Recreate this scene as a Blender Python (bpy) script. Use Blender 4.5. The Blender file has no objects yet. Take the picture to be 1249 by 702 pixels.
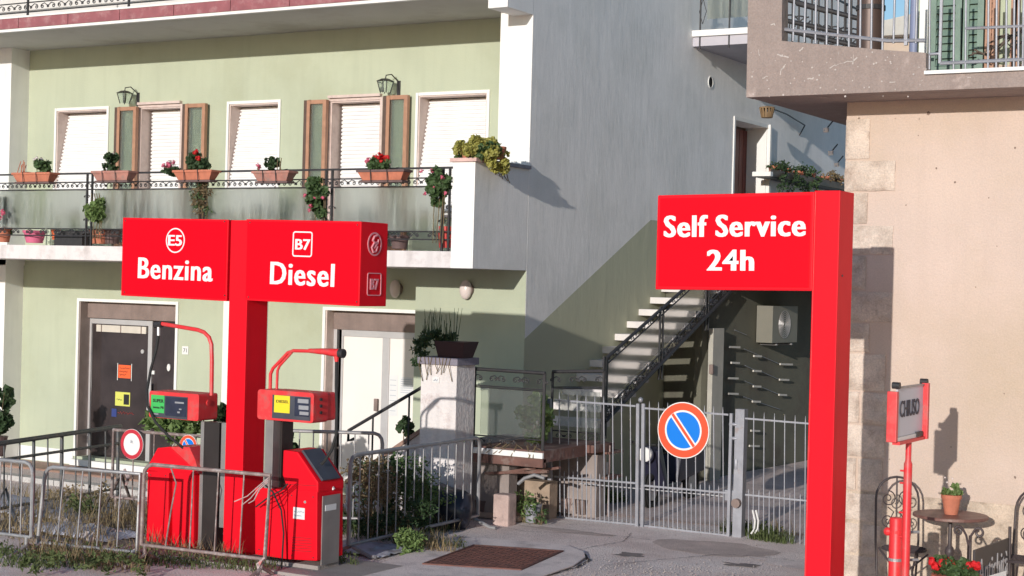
import bpy, bmesh, math, random
from mathutils import Vector, Matrix, noise
C = bpy.context.scene.collection
R = math.radians
random.seed(7)
# ---------------------------------------------------------------- camera, sky, sun, exposure
F_, CX, CY, HOR, ROLL, H = 1989.0, 624.5, 351.0, 344.5, 0.026, 2.94
YAW = math.atan((1800 - CX) / F_)
_p = -math.atan((CY - HOR) / F_)
fwd = Vector((-math.sin(YAW) * math.cos(_p), math.cos(YAW) * math.cos(_p), math.sin(_p)))
_r0 = Vector((math.cos(YAW), math.sin(YAW), 0)); _u0 = _r0.cross(fwd)
rgt = math.cos(ROLL) * _r0 + math.sin(ROLL) * _u0
upv = -math.sin(ROLL) * _r0 + math.cos(ROLL) * _u0
CAM = Vector((0, 0, H))
cam = bpy.data.objects.new('camera', bpy.data.cameras.new('camera')); C.objects.link(cam)
M = Matrix((rgt, upv, -fwd)).transposed().to_4x4(); M.translation = CAM
cam.matrix_world = M
cam.data.sensor_width = 36; cam.data.lens = 36 * F_ / 1249; cam.data.clip_start = .1; cam.data.clip_end = 500
bpy.context.scene.camera = cam
SX, SZ = -.14, -.193
w = bpy.data.worlds.new('World'); bpy.context.scene.world = w; w.use_nodes = True
nt = w.node_tree; nt.nodes.clear()
sky = nt.nodes.new('ShaderNodeTexSky'); sky.sky_type = 'NISHITA'; sky.sun_disc = False
sky.sun_elevation = math.atan(-SZ / math.hypot(SX, 1)); sky.sun_rotation = math.pi - math.atan(-SX)
sky.air_density = 1.0; sky.dust_density = .3; sky.ozone_density = 2.7
bg = nt.nodes.new('ShaderNodeBackground'); bg.inputs[1].default_value = .105
out = nt.nodes.new('ShaderNodeOutputWorld'); nt.links.new(sky.outputs[0], bg.inputs[0]); nt.links.new(bg.outputs[0], out.inputs[0])
sl = bpy.data.lights.new('sun', 'SUN'); sl.energy = 2.75; sl.angle = R(.5); sl.color = (1, .95, .89)
so = bpy.data.objects.new('sun', sl); C.objects.link(so)
so.rotation_euler = Vector((SX, 1, SZ)).to_track_quat('-Z', 'Y').to_euler()
so.location = (2, -20, 12)
sc = bpy.context.scene
sc.view_settings.view_transform = 'Standard'; sc.view_settings.look = 'None'
sc.view_settings.exposure = .4; sc.view_settings.gamma = 1
sc.render.engine = 'CYCLES'
# ---------------------------------------------------------------- measuring the place
def ray(x, y): return fwd + rgt * ((x - CX) / F_) - upv * ((y - CY) / F_)
def P(x, y, Y): d = ray(x, y); return CAM + d * (Y / d.y)          # point at depth Y
def PX(x, y, X): d = ray(x, y); return CAM + d * (X / d.x)
def PZ(x, y, z=0.): d = ray(x, y); return CAM + d * ((z - H) / d.z)
# ---------------------------------------------------------------- materials
MATS = {}
def mat(name, col, rough=.8, var=.12, scale=3., bump=0., bscale=60., metal=0., spec=.5, streak=0., dirt=None, dscale=1.2, dlo=.5, dhi=.7, fine=0., leaf=False, coat=0.):
    if name in MATS: return MATS[name]
    m = bpy.data.materials.new(name); m.use_nodes = True; MATS[name] = m
    t = m.node_tree; b = t.nodes['Principled BSDF']; N = t.nodes.new; L = t.links.new
    b.inputs['Roughness'].default_value = rough; b.inputs['Metallic'].default_value = metal
    b.inputs['Specular IOR Level'].default_value = spec; b.inputs['Coat Weight'].default_value = coat
    tc = N('ShaderNodeTexCoord'); geo = N('ShaderNodeNewGeometry')
    src = geo.outputs['Position']
    nz = N('ShaderNodeTexNoise'); nz.inputs['Scale'].default_value = scale; nz.inputs['Detail'].default_value = 6; L(src, nz.inputs['Vector'])
    mx = N('ShaderNodeMix'); mx.data_type = 'RGBA'
    mr = N('ShaderNodeMapRange'); mr.inputs[1].default_value = .3; mr.inputs[2].default_value = .7; L(nz.outputs[0], mr.inputs[0]); L(mr.outputs[0], mx.inputs[0])
    a = [min(1, c * (1 - var)) for c in col]; c2 = [min(1, c * (1 + var)) for c in col]
    mx.inputs[6].default_value = (*a, 1); mx.inputs[7].default_value = (*c2, 1)
    cur = mx.outputs[2]
    def mixin(fac, colr, mode='MIX'):
        nonlocal cur
        q = N('ShaderNodeMix'); q.data_type = 'RGBA'; q.blend_type = mode
        L(fac, q.inputs[0]); L(cur, q.inputs[6]); q.inputs[7].default_value = (*colr, 1); cur = q.outputs[2]
    if streak:
        mp = N('ShaderNodeMapping'); mp.inputs['Scale'].default_value = (4, 4, .35); L(src, mp.inputs[0])
        n2 = N('ShaderNodeTexNoise'); n2.inputs['Scale'].default_value = 2.2; n2.inputs['Detail'].default_value = 5; L(mp.outputs[0], n2.inputs['Vector'])
        r2 = N('ShaderNodeMapRange'); r2.inputs[1].default_value = .5; r2.inputs[2].default_value = .78; r2.inputs[4].default_value = streak; L(n2.outputs[0], r2.inputs[0])
        mixin(r2.outputs[0], [c * .45 for c in col])
    if dirt:
        n3 = N('ShaderNodeTexNoise'); n3.inputs['Scale'].default_value = dscale; n3.inputs['Detail'].default_value = 8; n3.inputs['Roughness'].default_value = .65; L(src, n3.inputs['Vector'])
        r3 = N('ShaderNodeMapRange'); r3.inputs[1].default_value = dlo; r3.inputs[2].default_value = dhi; L(n3.outputs[0], r3.inputs[0])
        mixin(r3.outputs[0], dirt)
    if fine:
        n4 = N('ShaderNodeTexNoise'); n4.inputs['Scale'].default_value = 70; n4.inputs['Detail'].default_value = 2; L(src, n4.inputs['Vector'])
        r4 = N('ShaderNodeMapRange'); r4.inputs[1].default_value = .3; r4.inputs[2].default_value = .7; r4.inputs[3].default_value = 1 - fine; r4.inputs[4].default_value = 1 + fine; L(n4.outputs[0], r4.inputs[0])
        v = N('ShaderNodeVectorMath'); v.operation = 'SCALE'; L(cur, v.inputs[0]); L(r4.outputs[0], v.inputs[3]); cur = v.outputs[0]
    L(cur, b.inputs['Base Color'])
    if bump:
        n5 = N('ShaderNodeTexNoise'); n5.inputs['Scale'].default_value = bscale; n5.inputs['Detail'].default_value = 4; L(src, n5.inputs['Vector'])
        bp = N('ShaderNodeBump'); bp.inputs['Strength'].default_value = bump; bp.inputs['Distance'].default_value = .02; L(n5.outputs[0], bp.inputs['Height']); L(bp.outputs[0], b.inputs['Normal'])
    if leaf:
        b.inputs['Subsurface Weight'].default_value = 0
        tr = N('ShaderNodeBsdfTranslucent'); ms = N('ShaderNodeMixShader'); ms.inputs[0].default_value = .3
        L(cur, tr.inputs[0]); L(b.outputs[0], ms.inputs[1]); L(tr.outputs[0], ms.inputs[2]); L(ms.outputs[0], t.nodes['Material Output'].inputs[0])
    return m
GREENC = (.44, .475, .355)
def painted_side():
    """grey render above, green paint below a line that climbs with the stairs; grey also round the corner"""
    m = mat('side_wall_render', (.90, .87, .84), .9, .04, 1.2, .55, 9., streak=.07, dirt=(.76, .745, .71), dscale=.8, dlo=.45, dhi=.72, fine=.03)
    t = m.node_tree; N = t.nodes.new; L = t.links.new; b = t.nodes['Principled BSDF']
    geo = N('ShaderNodeNewGeometry'); sp = N('ShaderNodeSeparateXYZ'); L(geo.outputs['Position'], sp.inputs[0])
    mul = N('ShaderNodeMath'); mul.operation = 'MULTIPLY_ADD'; mul.inputs[1].default_value = PAINT_SLOPE; mul.inputs[2].default_value = PAINT_OFF; L(sp.outputs[1], mul.inputs[0])
    lt = N('ShaderNodeMath'); lt.operation = 'LESS_THAN'; L(sp.outputs[2], lt.inputs[0]); L(mul.outputs[0], lt.inputs[1])
    cap = N('ShaderNodeMath'); cap.operation = 'LESS_THAN'; cap.inputs[1].default_value = 3.95; L(sp.outputs[2], cap.inputs[0])
    an = N('ShaderNodeMath'); an.operation = 'MULTIPLY'; L(lt.outputs[0], an.inputs[0]); L(cap.outputs[0], an.inputs[1])
    old = b.inputs['Base Color'].links[0].from_socket
    q = N('ShaderNodeMix'); q.data_type = 'RGBA'; L(an.outputs[0], q.inputs[0]); L(old, q.inputs[6]); q.inputs[7].default_value = (.50, .50, .36, 1)
    L(q.outputs[2], b.inputs['Base Color'])
    # vertical trowel marks in the render
    mp = N('ShaderNodeMapping'); mp.inputs['Scale'].default_value = (6, 6, 1.9); L(geo.outputs['Position'], mp.inputs[0])
    n = N('ShaderNodeTexNoise'); n.inputs['Scale'].default_value = .9; n.inputs['Detail'].default_value = 7; n.inputs['Roughness'].default_value = .6; L(mp.outputs[0], n.inputs['Vector'])
    bp = N('ShaderNodeBump'); bp.inputs['Strength'].default_value = .17; bp.inputs['Distance'].default_value = .04; L(n.outputs[0], bp.inputs['Height'])
    L(bp.outputs[0], b.inputs['Normal'])
    return m
def glassy(name, col, rough, transp, streaks=True):
    m = bpy.data.materials.new(name); m.use_nodes = True; t = m.node_tree; b = t.nodes['Principled BSDF']; N = t.nodes.new; L = t.links.new
    b.inputs['Base Color'].default_value = (*col, 1); b.inputs['Roughness'].default_value = rough
    b.inputs['Transmission Weight'].default_value = transp; b.inputs['IOR'].default_value = 1.12
    geo = N('ShaderNodeNewGeometry')
    if streaks:
        mp = N('ShaderNodeMapping'); mp.inputs['Scale'].default_value = (9, 9, 1.2); L(geo.outputs[0], mp.inputs[0])
        n = N('ShaderNodeTexNoise'); n.inputs['Scale'].default_value = 1.1; n.inputs['Detail'].default_value = 5; L(mp.outputs[0], n.inputs['Vector'])
        r = N('ShaderNodeMapRange'); r.inputs[1].default_value = .35; r.inputs[2].default_value = .7; r.inputs[3].default_value = min(1, transp + .12); r.inputs[4].default_value = transp - .25
        L(n.outputs[0], r.inputs[0]); L(r.outputs[0], b.inputs['Transmission Weight'])
    return m
# ---------------------------------------------------------------- mesh helpers
class MB:
    def __init__(s): s.v = []; s.f = []
    def add(s, vs, fs):
        o = len(s.v); s.v += [Vector(v) for v in vs]; s.f += [tuple(i + o for i in f) for f in fs]; return s
    def box(s, a, b):
        x0, x1 = sorted((a[0], b[0])); y0, y1 = sorted((a[1], b[1])); z0, z1 = sorted((a[2], b[2]))
        return s.add([(x, y, z) for x in (x0, x1) for y in (y0, y1) for z in (z0, z1)],
                     [(0, 1, 3, 2), (4, 6, 7, 5), (0, 4, 5, 1), (2, 3, 7, 6), (0, 2, 6, 4), (1, 5, 7, 3)])
    def hexa(s, p):   # 8 points: bottom 4 (ccw), top 4
        return s.add(p, [(3, 2, 1, 0), (4, 5, 6, 7), (0, 1, 5, 4), (1, 2, 6, 5), (2, 3, 7, 6), (3, 0, 4, 7)])
    def prism(s, pts, ext):   # planar polygon extruded by a vector
        n = len(pts); e = Vector(ext); p = [Vector(q) for q in pts]
        return s.add(p + [q + e for q in p], [tuple(range(n))[::-1], tuple(range(n, 2 * n))] + [(i, (i + 1) % n, n + (i + 1) % n, n + i) for i in range(n)])
    def quad(s, a, b, c, d): return s.add([a, b, c, d], [(0, 1, 2, 3)])
    def tube(s, pts, r, n=8, closed=False, r2=None):
        pts = [Vector(p) for p in pts]; k = len(pts); o = len(s.v); last = None
        for i, p in enumerate(pts):
            t = (pts[(i + 1) % k] - pts[i - 1]) if closed else (pts[min(i + 1, k - 1)] - pts[max(i - 1, 0)])
            t.normalize()
            if last is None: u = t.orthogonal().normalized()
            else: u = (last - t * last.dot(t)).normalized()
            last = u; v = t.cross(u); rr = r if r2 is None else r + (r2 - r) * i / (k - 1)
            for j in range(n):
                a = 2 * math.pi * j / n; s.v.append(p + (u * math.cos(a) + v * math.sin(a)) * rr)
        m = k if closed else k - 1
        for i in range(m):
            for j in range(n):
                a = o + i * n + j; b = o + i * n + (j + 1) % n; c = o + ((i + 1) % k) * n + (j + 1) % n; d = o + ((i + 1) % k) * n + j
                s.f.append((a, b, c, d))
        if not closed: s.f.append(tuple(o + j for j in range(n))[::-1]); s.f.append(tuple(o + (k - 1) * n + j for j in range(n)))
        return s
    def lathe(s, prof, c, n=20, axis='Z'):
        o = len(s.v); c = Vector(c)
        for r, h in prof:
            for j in range(n):
                a = 2 * math.pi * j / n
                q = (r * math.cos(a), r * math.sin(a), h) if axis == 'Z' else ((r * math.cos(a), h, r * math.sin(a)) if axis == 'Y' else (h, r * math.cos(a), r * math.sin(a)))
                s.v.append(c + Vector(q))
        for i in range(len(prof) - 1):
            for j in range(n): s.f.append((o + i * n + j, o + i * n + (j + 1) % n, o + (i + 1) * n + (j + 1) % n, o + (i + 1) * n + j))
        s.f.append(tuple(o + j for j in range(n))[::-1]); s.f.append(tuple(o + (len(prof) - 1) * n + j for j in range(n)))
        return s
    def ball(s, c, r, n=8, m=5, sq=(1, 1, 1)):
        prof = [(max(1e-4, math.sin(math.pi * i / m)) * 1., -math.cos(math.pi * i / m)) for i in range(m + 1)]
        t = MB().lathe([(p * r, h * r) for p, h in prof], (0, 0, 0), n)
        return s.add([Vector(c) + Vector((v.x * sq[0], v.y * sq[1], v.z * sq[2])) for v in t.v], t.f)
    def build(s, name, m, parent=None, bevel=0., smooth=False, local=False, label=None, kind=None, seg=2):
        org = Vector((0, 0, 0)) if (parent is None or local) else Vector(parent['_o'])
        me = bpy.data.meshes.new(name); me.from_pydata([tuple(v - org) for v in s.v], [], s.f)
        bm = bmesh.new(); bm.from_mesh(me); bmesh.ops.recalc_face_normals(bm, faces=bm.faces)
        if bevel: 
            bmesh.ops.remove_doubles(bm, verts=bm.verts, dist=1e-5)
            ed = [e for e in bm.edges if len(e.link_faces) == 2 and e.calc_face_angle(0) > .5]
            bmesh.ops.bevel(bm, geom=ed, offset=bevel, segments=seg, profile=.7, affect='EDGES', clamp_overlap=True)
        bm.to_mesh(me); bm.free()
        me.materials.append(m)
        if smooth:
            for p in me.polygons: p.use_smooth = True
            try: me.set_sharp_from_angle(angle=R(40))
            except Exception: pass
        o = bpy.data.objects.new(name, me); C.objects.link(o)
        if parent is not None: o.parent = parent; o['_o'] = parent['_o']
        if label: o['label'] = label
        if kind: o['kind'] = kind
        return o
def thing(name, label, cat, loc=(0, 0, 0), group=None, rotz=0):
    o = bpy.data.objects.new(name, None); C.objects.link(o); o.location = loc; o.rotation_euler = (0, 0, rotz)
    o.empty_display_size = .1
    o['label'] = label; o['category'] = cat; o['_o'] = tuple(loc)
    if group: o['group'] = group
    return o
def tag(o, label, cat, group=None):
    o['label'] = label; o['category'] = cat
    if group: o['group'] = group
    return o
def copy_tree(o, parent=None):
    c = o.copy(); C.objects.link(c); c.parent = parent
    for ch in o.children: copy_tree(ch, c)
    return c
# shared unit shapes, placed by scale: bars and blocks that repeat
UNIT = {}
def unit(kind, m, name):
    k = (kind, m.name)
    if k not in UNIT:
        if kind == 'rod': mb = MB().lathe([(1, 0), (1, 1)], (0, 0, 0), 8)
        elif kind == 'spike': mb = MB().lathe([(1, 0), (1, .96), (.25, 1)], (0, 0, 0), 8)
        else: mb = MB().box((-.5, -.5, 0), (.5, .5, 1))
        o = mb.build(name, m, smooth=False); me = o.data; bpy.data.objects.remove(o)
        if kind != 'box':
            for p in me.polygons: p.use_smooth = len(p.vertices) == 4
        UNIT[k] = me
    return UNIT[k]
def rod(parent, name, p, q, r, m, kind='rod', r2=None, label=None):
    p = Vector(p); q = Vector(q); d = q - p
    o = bpy.data.objects.new(name, unit(kind, m, name)); C.objects.link(o)
    org = Vector(parent['_o']) if parent else Vector((0, 0, 0))
    o.location = p - org; o.rotation_mode = 'QUATERNION'
    up = Vector((0, 0, 1))
    if abs(d.normalized().z) > .9999: o.rotation_quaternion = (1, 0, 0, 0) if d.z > 0 else (0, 1, 0, 0)
    else: o.rotation_quaternion = d.to_track_quat('Z', 'Y')
    o.scale = (r, r if r2 is None else r2, d.length)
    if parent: o.parent = parent; o['_o'] = parent['_o']
    if label: o['label'] = label
    return o
# walls with real openings; plane Y=const facing -Y, or X=const facing +X
def wall(name, parent, m, axis, pos, a0, a1, z0, z1, holes, thick, **k):
    mb = MB()
    As = sorted({a0, a1, *[h[0] for h in holes], *[h[1] for h in holes]}); Zs = sorted({z0, z1, *[h[2] for h in holes], *[h[3] for h in holes]})
    s = 1 if axis == 'Y' else -1
    def pt(a, z, d): return (a, pos + d, z) if axis == 'Y' else (pos - d, a, z)
    for i in range(len(As) - 1):
        for j in range(len(Zs) - 1):
            ca, cz = (As[i] + As[i + 1]) / 2, (Zs[j] + Zs[j + 1]) / 2
            if any(h[0] < ca < h[1] and h[2] < cz < h[3] for h in holes): continue
            for d in (0, thick):
                q = [pt(As[i], Zs[j], d), pt(As[i + 1], Zs[j], d), pt(As[i + 1], Zs[j + 1], d), pt(As[i], Zs[j + 1], d)]
                mb.quad(*q)
    for h in list(holes) + [(a0, a1, z0, z1)]:
        c = [(h[0], h[2]), (h[1], h[2]), (h[1], h[3]), (h[0], h[3])]
        for i in range(4):
            (p0, q0), (p1, q1) = c[i], c[(i + 1) % 4]
            mb.quad(pt(p0, q0, 0), pt(p1, q1, 0), pt(p1, q1, thick), pt(p0, q0, thick))
    # weld
    o = mb.build(name, m, parent, **k)
    bm = bmesh.new(); bm.from_mesh(o.data); bmesh.ops.remove_doubles(bm, verts=bm.verts, dist=1e-4); bmesh.ops.recalc_face_normals(bm, faces=bm.faces); bm.to_mesh(o.data); bm.free()
    return o
def frame_mb(mb, x0, x1, z0, z1, Y, w, d, bottom=True):   # rectangular frame lying in a Y plane
    mb.box((x0, Y, z0), (x0 + w, Y + d, z1)); mb.box((x1 - w, Y, z0), (x1, Y + d, z1)); mb.box((x0 + w, Y, z1 - w), (x1 - w, Y + d, z1))
    if bottom: mb.box((x0 + w, Y, z0), (x1 - w, Y + d, z0 + w))
    return mb
def text(parent, name, s, c, w, h, m, off=.0, ext=.004, ax=Vector((1, 0, 0)), up=Vector((0, 0, 1)), label=None, kw=1., bold=0.):
    cu = bpy.data.curves.new(name, 'FONT'); cu.body = s; cu.offset = off; cu.extrude = .001; cu.resolution_u = 3; cu.space_character = kw
    t = bpy.data.objects.new(name, cu); C.objects.link(t); bpy.context.view_layer.update()
    me = bpy.data.meshes.new_from_object(t.evaluated_get(bpy.context.evaluated_depsgraph_get())); bpy.data.objects.remove(t)
    xs = [v.co.x for v in me.vertices]; ys = [v.co.y for v in me.vertices]
    cx, cy = (min(xs) + max(xs)) / 2, (min(ys) + max(ys)) / 2; kx = w / (max(xs) - min(xs)); ky = h / (max(ys) - min(ys))
    nrm = ax.cross(up).normalized(); org = Vector(parent['_o']) if parent else Vector()
    for v in me.vertices:
        q = v.co.copy(); v.co = Vector(c) - org + ax * ((q.x - cx) * kx) + up * ((q.y - cy) * ky) + nrm * (ext if q.z > 0 else -ext)
    if bold:
        vs = [v.co.copy() for v in me.vertices]; fs = [tuple(p.vertices) for p in me.polygons]; V_ = []; F2 = []
        for i, s_ in enumerate((-1, -.33, .33, 1)):
            o_ = len(V_); V_ += [v + ax * (s_ * bold) + nrm * (.0006 * i) for v in vs]; F2 += [tuple(k + o_ for k in f) for f in fs]
        me = bpy.data.meshes.new(name); me.from_pydata([tuple(v) for v in V_], [], F2)
    me.materials.clear(); me.materials.append(m)
    o = bpy.data.objects.new(name, me); C.objects.link(o)
    if parent: o.parent = parent; o['_o'] = parent['_o']
    if label: o['label'] = label
    return o
def ring_mb(mb, c, rx, rz, w, d=.006, ax=Vector((1, 0, 0)), up=Vector((0, 0, 1)), n=36, a0=0, a1=2 * math.pi):
    nrm = ax.cross(up).normalized(); c = Vector(c); full = abs(a1 - a0 - 2 * math.pi) < 1e-3
    k = n if full else n + 1; o = len(mb.v)
    for i in range(k):
        a = a0 + (a1 - a0) * i / n
        for rr, dd in ((0, d), (w, d), (w, -d), (0, -d)):
            mb.v.append(c + ax * ((rx - rr) * math.cos(a)) + up * ((rz - rr) * math.sin(a)) + nrm * dd)
    for i in range(n if full else n):
        for j in range(4):
            i2 = (i + 1) % k
            mb.f.append((o + i * 4 + j, o + i2 * 4 + j, o + i2 * 4 + (j + 1) % 4, o + i * 4 + (j + 1) % 4))
    return mb
def disc_mb(mb, c, r, y0, y1, n=40, rz=None): # disc facing -Y
    rz = rz or r; o = len(mb.v); c = Vector(c)
    for y in (y0, y1):
        for j in range(n):
            a = 2 * math.pi * j / n; mb.v.append(Vector((c.x + r * math.cos(a), y, c.z + rz * math.sin(a))))
    mb.f += [tuple(range(o, o + n)), tuple(range(o + n, o + 2 * n))[::-1]] + [(o + j, o + (j + 1) % n, o + n + (j + 1) % n, o + n + j) for j in range(n)]
    return mb
def rrect(x0, x1, z0, z1, r, n=5):
    pts = []
    for cx, cz, a in ((x1 - r, z1 - r, 0), (x0 + r, z1 - r, 90), (x0 + r, z0 + r, 180), (x1 - r, z0 + r, 270)):
        for i in range(n + 1):
            t = R(a + 90 * i / n); pts.append((cx + r * math.cos(t), cz + r * math.sin(t)))
    return pts
def spiral(c, r, turns, start, ax, up, n=22, r_end=.25, sgn=1):
    c = Vector(c); pts = []
    for i in range(n + 1):
        t = i / n; a = start + sgn * turns * 2 * math.pi * t; rr = r * (1 - (1 - r_end) * t)
        pts.append(c + ax * (rr * math.cos(a)) + up * (rr * math.sin(a)))
    return pts
# leaves: small bent faces spread through a volume
def leaves(mb, n, fn, size, rnd, droop=.3, hexa=False):
    for _ in range(n):
        p = Vector(fn(rnd)); s = size * rnd.uniform(.6, 1.25)
        d = Vector((rnd.uniform(-1, 1), rnd.uniform(-1, 1), rnd.uniform(-.6, 1) - droop)).normalized()
        u = d.cross(Vector((rnd.uniform(-1, 1), rnd.uniform(-1, 1), rnd.uniform(-1, 1)))).normalized(); k = d.cross(u) * s * .18
        if hexa:
            o = [p + (d * math.cos(a) + u * math.sin(a)) * s * .55 + (k if i % 2 else -k * .4) for i, a in enumerate([R(60 * j) for j in range(6)])]
            mb.add([p] + o, [(0, 1 + i, 1 + (i + 1) % 6) for i in range(6)])
        else:
            mb.add([p, p + d * s * .5 + u * s * .28 + k, p + d * s, p + d * s * .5 - u * s * .28 + k], [(0, 1, 2), (0, 2, 3)])
    return mb
def ell(c, r, shell=.55):
    c = Vector(c)
    def f(rnd):
        while 1:
            q = Vector((rnd.uniform(-1, 1), rnd.uniform(-1, 1), rnd.uniform(-1, 1)))
            if shell < q.length < 1: break
            if q.length < 1 and rnd.random() < .3: break
        return c + Vector((q.x * r[0], q.y * r[1], q.z * r[2]))
    return f
def clumps(c, r, k, cr, rnd0):
    cs = [ell(c, r, .2)(rnd0) for _ in range(k)]
    def f(rnd): q = rnd.choice(cs); return ell(q, (cr, cr, cr * .8), .2)(rnd)
    return f
# ================================================================ key planes (metres), measured from the photograph
YF, YW, YR = 17.35, 18.7, 19.75          # balcony front, corner wall, main facade
XW = P(641, 370, YW).x                   # side wall facing the lane
YH = 15.1                                # beige house front
YB = 13.1                                # petrol signs
g0, g1 = PX(641, 412, XW), PX(800, 262, XW)
PAINT_SLOPE = (g1.z - g0.z) / (g1.y - g0.y); PAINT_OFF = g0.z - PAINT_SLOPE * g0.y
ZB0 = P(480, 325, YF).z; ZB1 = P(100, 299.5, YF).z       # balcony slab
ZS = P(624, 20.6, YR).z; YFA = PZ(500, 0, ZS).y          # upper soffit, fascia
X = lambda x, y, Y: P(x, y, Y).x
Z = lambda x, y, Y: P(x, y, Y).z
# ---- materials
m_green = mat('green_render', GREENC, .9, .06, 1.1, .15, 40, streak=.10, dirt=(.36, .38, .26), dscale=.6, dlo=.52, dhi=.85)
m_side = painted_side()
m_white = mat('white_paint', (.80, .79, .76), .7, .03, 3, .08, 40, streak=.12)
m_slab = mat('slab_fascia', (.74, .68, .66), .8, .05, 3, .15, 30, streak=.3, dirt=(.5, .44, .42), dscale=3)
m_soffit = mat('soffit_paint', (.52, .50, .46), .9, .05, 2, .1, 30, dirt=(.40, .37, .33), dscale=1)
m_tile = mat('burgundy_fascia', (.30, .10, .11), .45, .12, 6, .05, 30, dirt=(.42, .22, .22), dscale=5)
m_marble = mat('pink_marble_surround', (.62, .50, .45), .6, .06, 8, .05, 20, dirt=(.5, .38, .34), dscale=5)
m_shut = mat('white_slat', (.80, .79, .785), .55, .03, 5)
m_wood = mat('orange_brown_wood', (.40, .21, .13), .5, .12, 12, .1, 40)
m_dkwood = mat('dark_brown_wood', (.10, .06, .045), .5, .15, 12)
m_red_door = mat('red_brown_door_wood', (.17, .045, .035), .5, .12, 9, .15, 30)
m_iron = mat('black_iron', (.035, .033, .035), .5, .2, 20, .1, 60, spec=.4)
m_alu = mat('aluminium_frame', (.55, .53, .53), .4, .05, 6, metal=.35)
m_dglass = mat('dark_glass', (.045, .035, .035), .08, .3, 2, spec=.6)
m_frost = glassy('frosted_panel', (.50, .53, .49), .36, .84)
m_frost3 = glassy('hazy_panel', (.70, .72, .70), .12, .93, False)
m_frost2 = glassy('hazy_stair_panel', (.75, .73, .71), .22, .92, False)
m_pane = glassy('clear_pane', (.75, .82, .76), .06, .9, False)
m_terra = mat('terracotta', (.50, .17, .10), .8, .12, 14, .1, 40)
m_terra_d = mat('dark_terracotta_tray', (.13, .08, .075), .7, .12, 14)
m_leaf = mat('geranium_leaf', (.075, .13, .045), .6, .35, 25, leaf=True)
m_leaf_d = mat('dark_leaf', (.05, .09, .035), .6, .35, 25, leaf=True)
m_leaf_y = mat('yellow_green_leaf', (.40, .38, .10), .55, .35, 16, leaf=True)
m_leaf_l = mat('light_leaf', (.17, .25, .08), .6, .35, 18, leaf=True)
m_dry = mat('dry_leaf', (.24, .18, .10), .9, .35, 18, leaf=True)
m_fl_red = mat('red_petal', (.75, .02, .025), .6, .2, 30, leaf=True)
m_fl_pink = mat('pink_petal', (.75, .16, .26), .6, .2, 30, leaf=True)
m_fl_white = mat('white_petal', (.8, .72, .7), .6, .1, 30, leaf=True)
m_beige = mat('beige_render', (.575, .455, .385), .92, .07, .8, .3, 35, dirt=(.50, .395, .30), dscale=.45, dlo=.42, dhi=.68, fine=.06, streak=.08)
m_rough = mat('rough_plinth_render', (.56, .45, .35), .95, .18, 5, .9, 26, dirt=(.33, .26, .2), dscale=9, fine=.12)
m_stone = mat('quoin_stone', (.60, .50, .42), .95, .14, 3.5, 1., 16, dirt=(.40, .31, .25), dscale=5, dlo=.45, dhi=.7, fine=.14)
m_conc = mat('brown_grey_concrete', (.30, .24, .215), .92, .08, 2.5, .7, 14, streak=.25, dirt=(.42, .34, .31), dscale=4, dlo=.60, dhi=.72, fine=.1)
m_asph = mat('worn_asphalt', (.68, .56, .515), .95, .12, 1.2, .7, 55, dirt=(.80, .70, .655), dscale=.8, dlo=.42, dhi=.60, fine=.30, streak=.0)
m_pad = mat('cast_concrete', (.78, .68, .64), .95, .08, 2, .5, 60, dirt=(.48, .41, .39), dscale=2.5, fine=.15)
m_lane = mat('lane_paving', (.72, .58, .53), .95, .12, 1.5, .5, 50, dirt=(.42, .35, .32), dscale=1, fine=.12)
m_kerb = mat('kerb_stone', (.52, .49, .46), .9, .12, 4, .5, 40, dirt=(.25, .22, .19), dscale=6, fine=.1)
m_btile = mat('brown_tile', (.33, .20, .15), .7, .18, 6, .2, 30, dirt=(.2, .12, .09), dscale=5)
m_soil = mat('dry_soil', (.17, .125, .09), 1, .3, 6, 1., 20, fine=.25, dirt=(.28, .22, .17), dscale=3)
# ================================================================ GROUND
def smooth(t): t = max(0., min(1., t)); return t * t * (3 - 2 * t)
def gz(x, y):
    z = -.32 * smooth((y - 14.6) / 2.2) * smooth((-12.6 - x) / 1.0)
    return z + .012 * noise.noise((x * .9, y * .9, 0)) + .006 * noise.noise((x * 3, y * 3, 5))
def grid_sheet(name, xs, ys, fz, m, label=None, kind='structure'):
    mb = MB(); nx = len(xs); mb.v = [Vector((x, y, fz(x, y))) for y in ys for x in xs]
    mb.f = [(j * nx + i, j * nx + i + 1, (j + 1) * nx + i + 1, (j + 1) * nx + i) for j in range(len(ys) - 1) for i in range(nx - 1)]
    o = mb.build(name, m, smooth=True, kind=kind)
    return o
def span(a, b, s): n = max(1, round((b - a) / s)); return [a + (b - a) * i / n for i in range(n + 1)]
grid_sheet('ground', [-120, -60, -35] + span(-24, -2, .12) + [4, 15, 60, 120], [-60, -20, 4, 8] + span(9.5, 21, .12) + [30, 60, 150],
           gz, m_asph)
# lane between the two houses
grid_sheet('lane_paving', span(XW + .01, -4.9, .5), span(18.6, 34, .6), lambda x, y: .022 + .006 * noise.noise((x * 2, y * 2, 3)), m_lane)
# cast slab round the drain cover, with a rounded right hand edge
c4 = [PZ(*p) for p in ((520, 691), (579, 669), (683, 676), (634, 698))]
pad_px = [(380, 715), (470, 688), (540, 661), (580, 658), (690, 667), (712, 675), (714, 682), (700, 692), (660, 706), (640, 722), (500, 740)]
mb = MB(); pts = [PZ(*p) for p in pad_px]; mb.prism([(p.x, p.y, .014) for p in pts], (0, 0, .014))
mb.build('concrete_slab', m_pad, kind='structure', bevel=.006)
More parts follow.
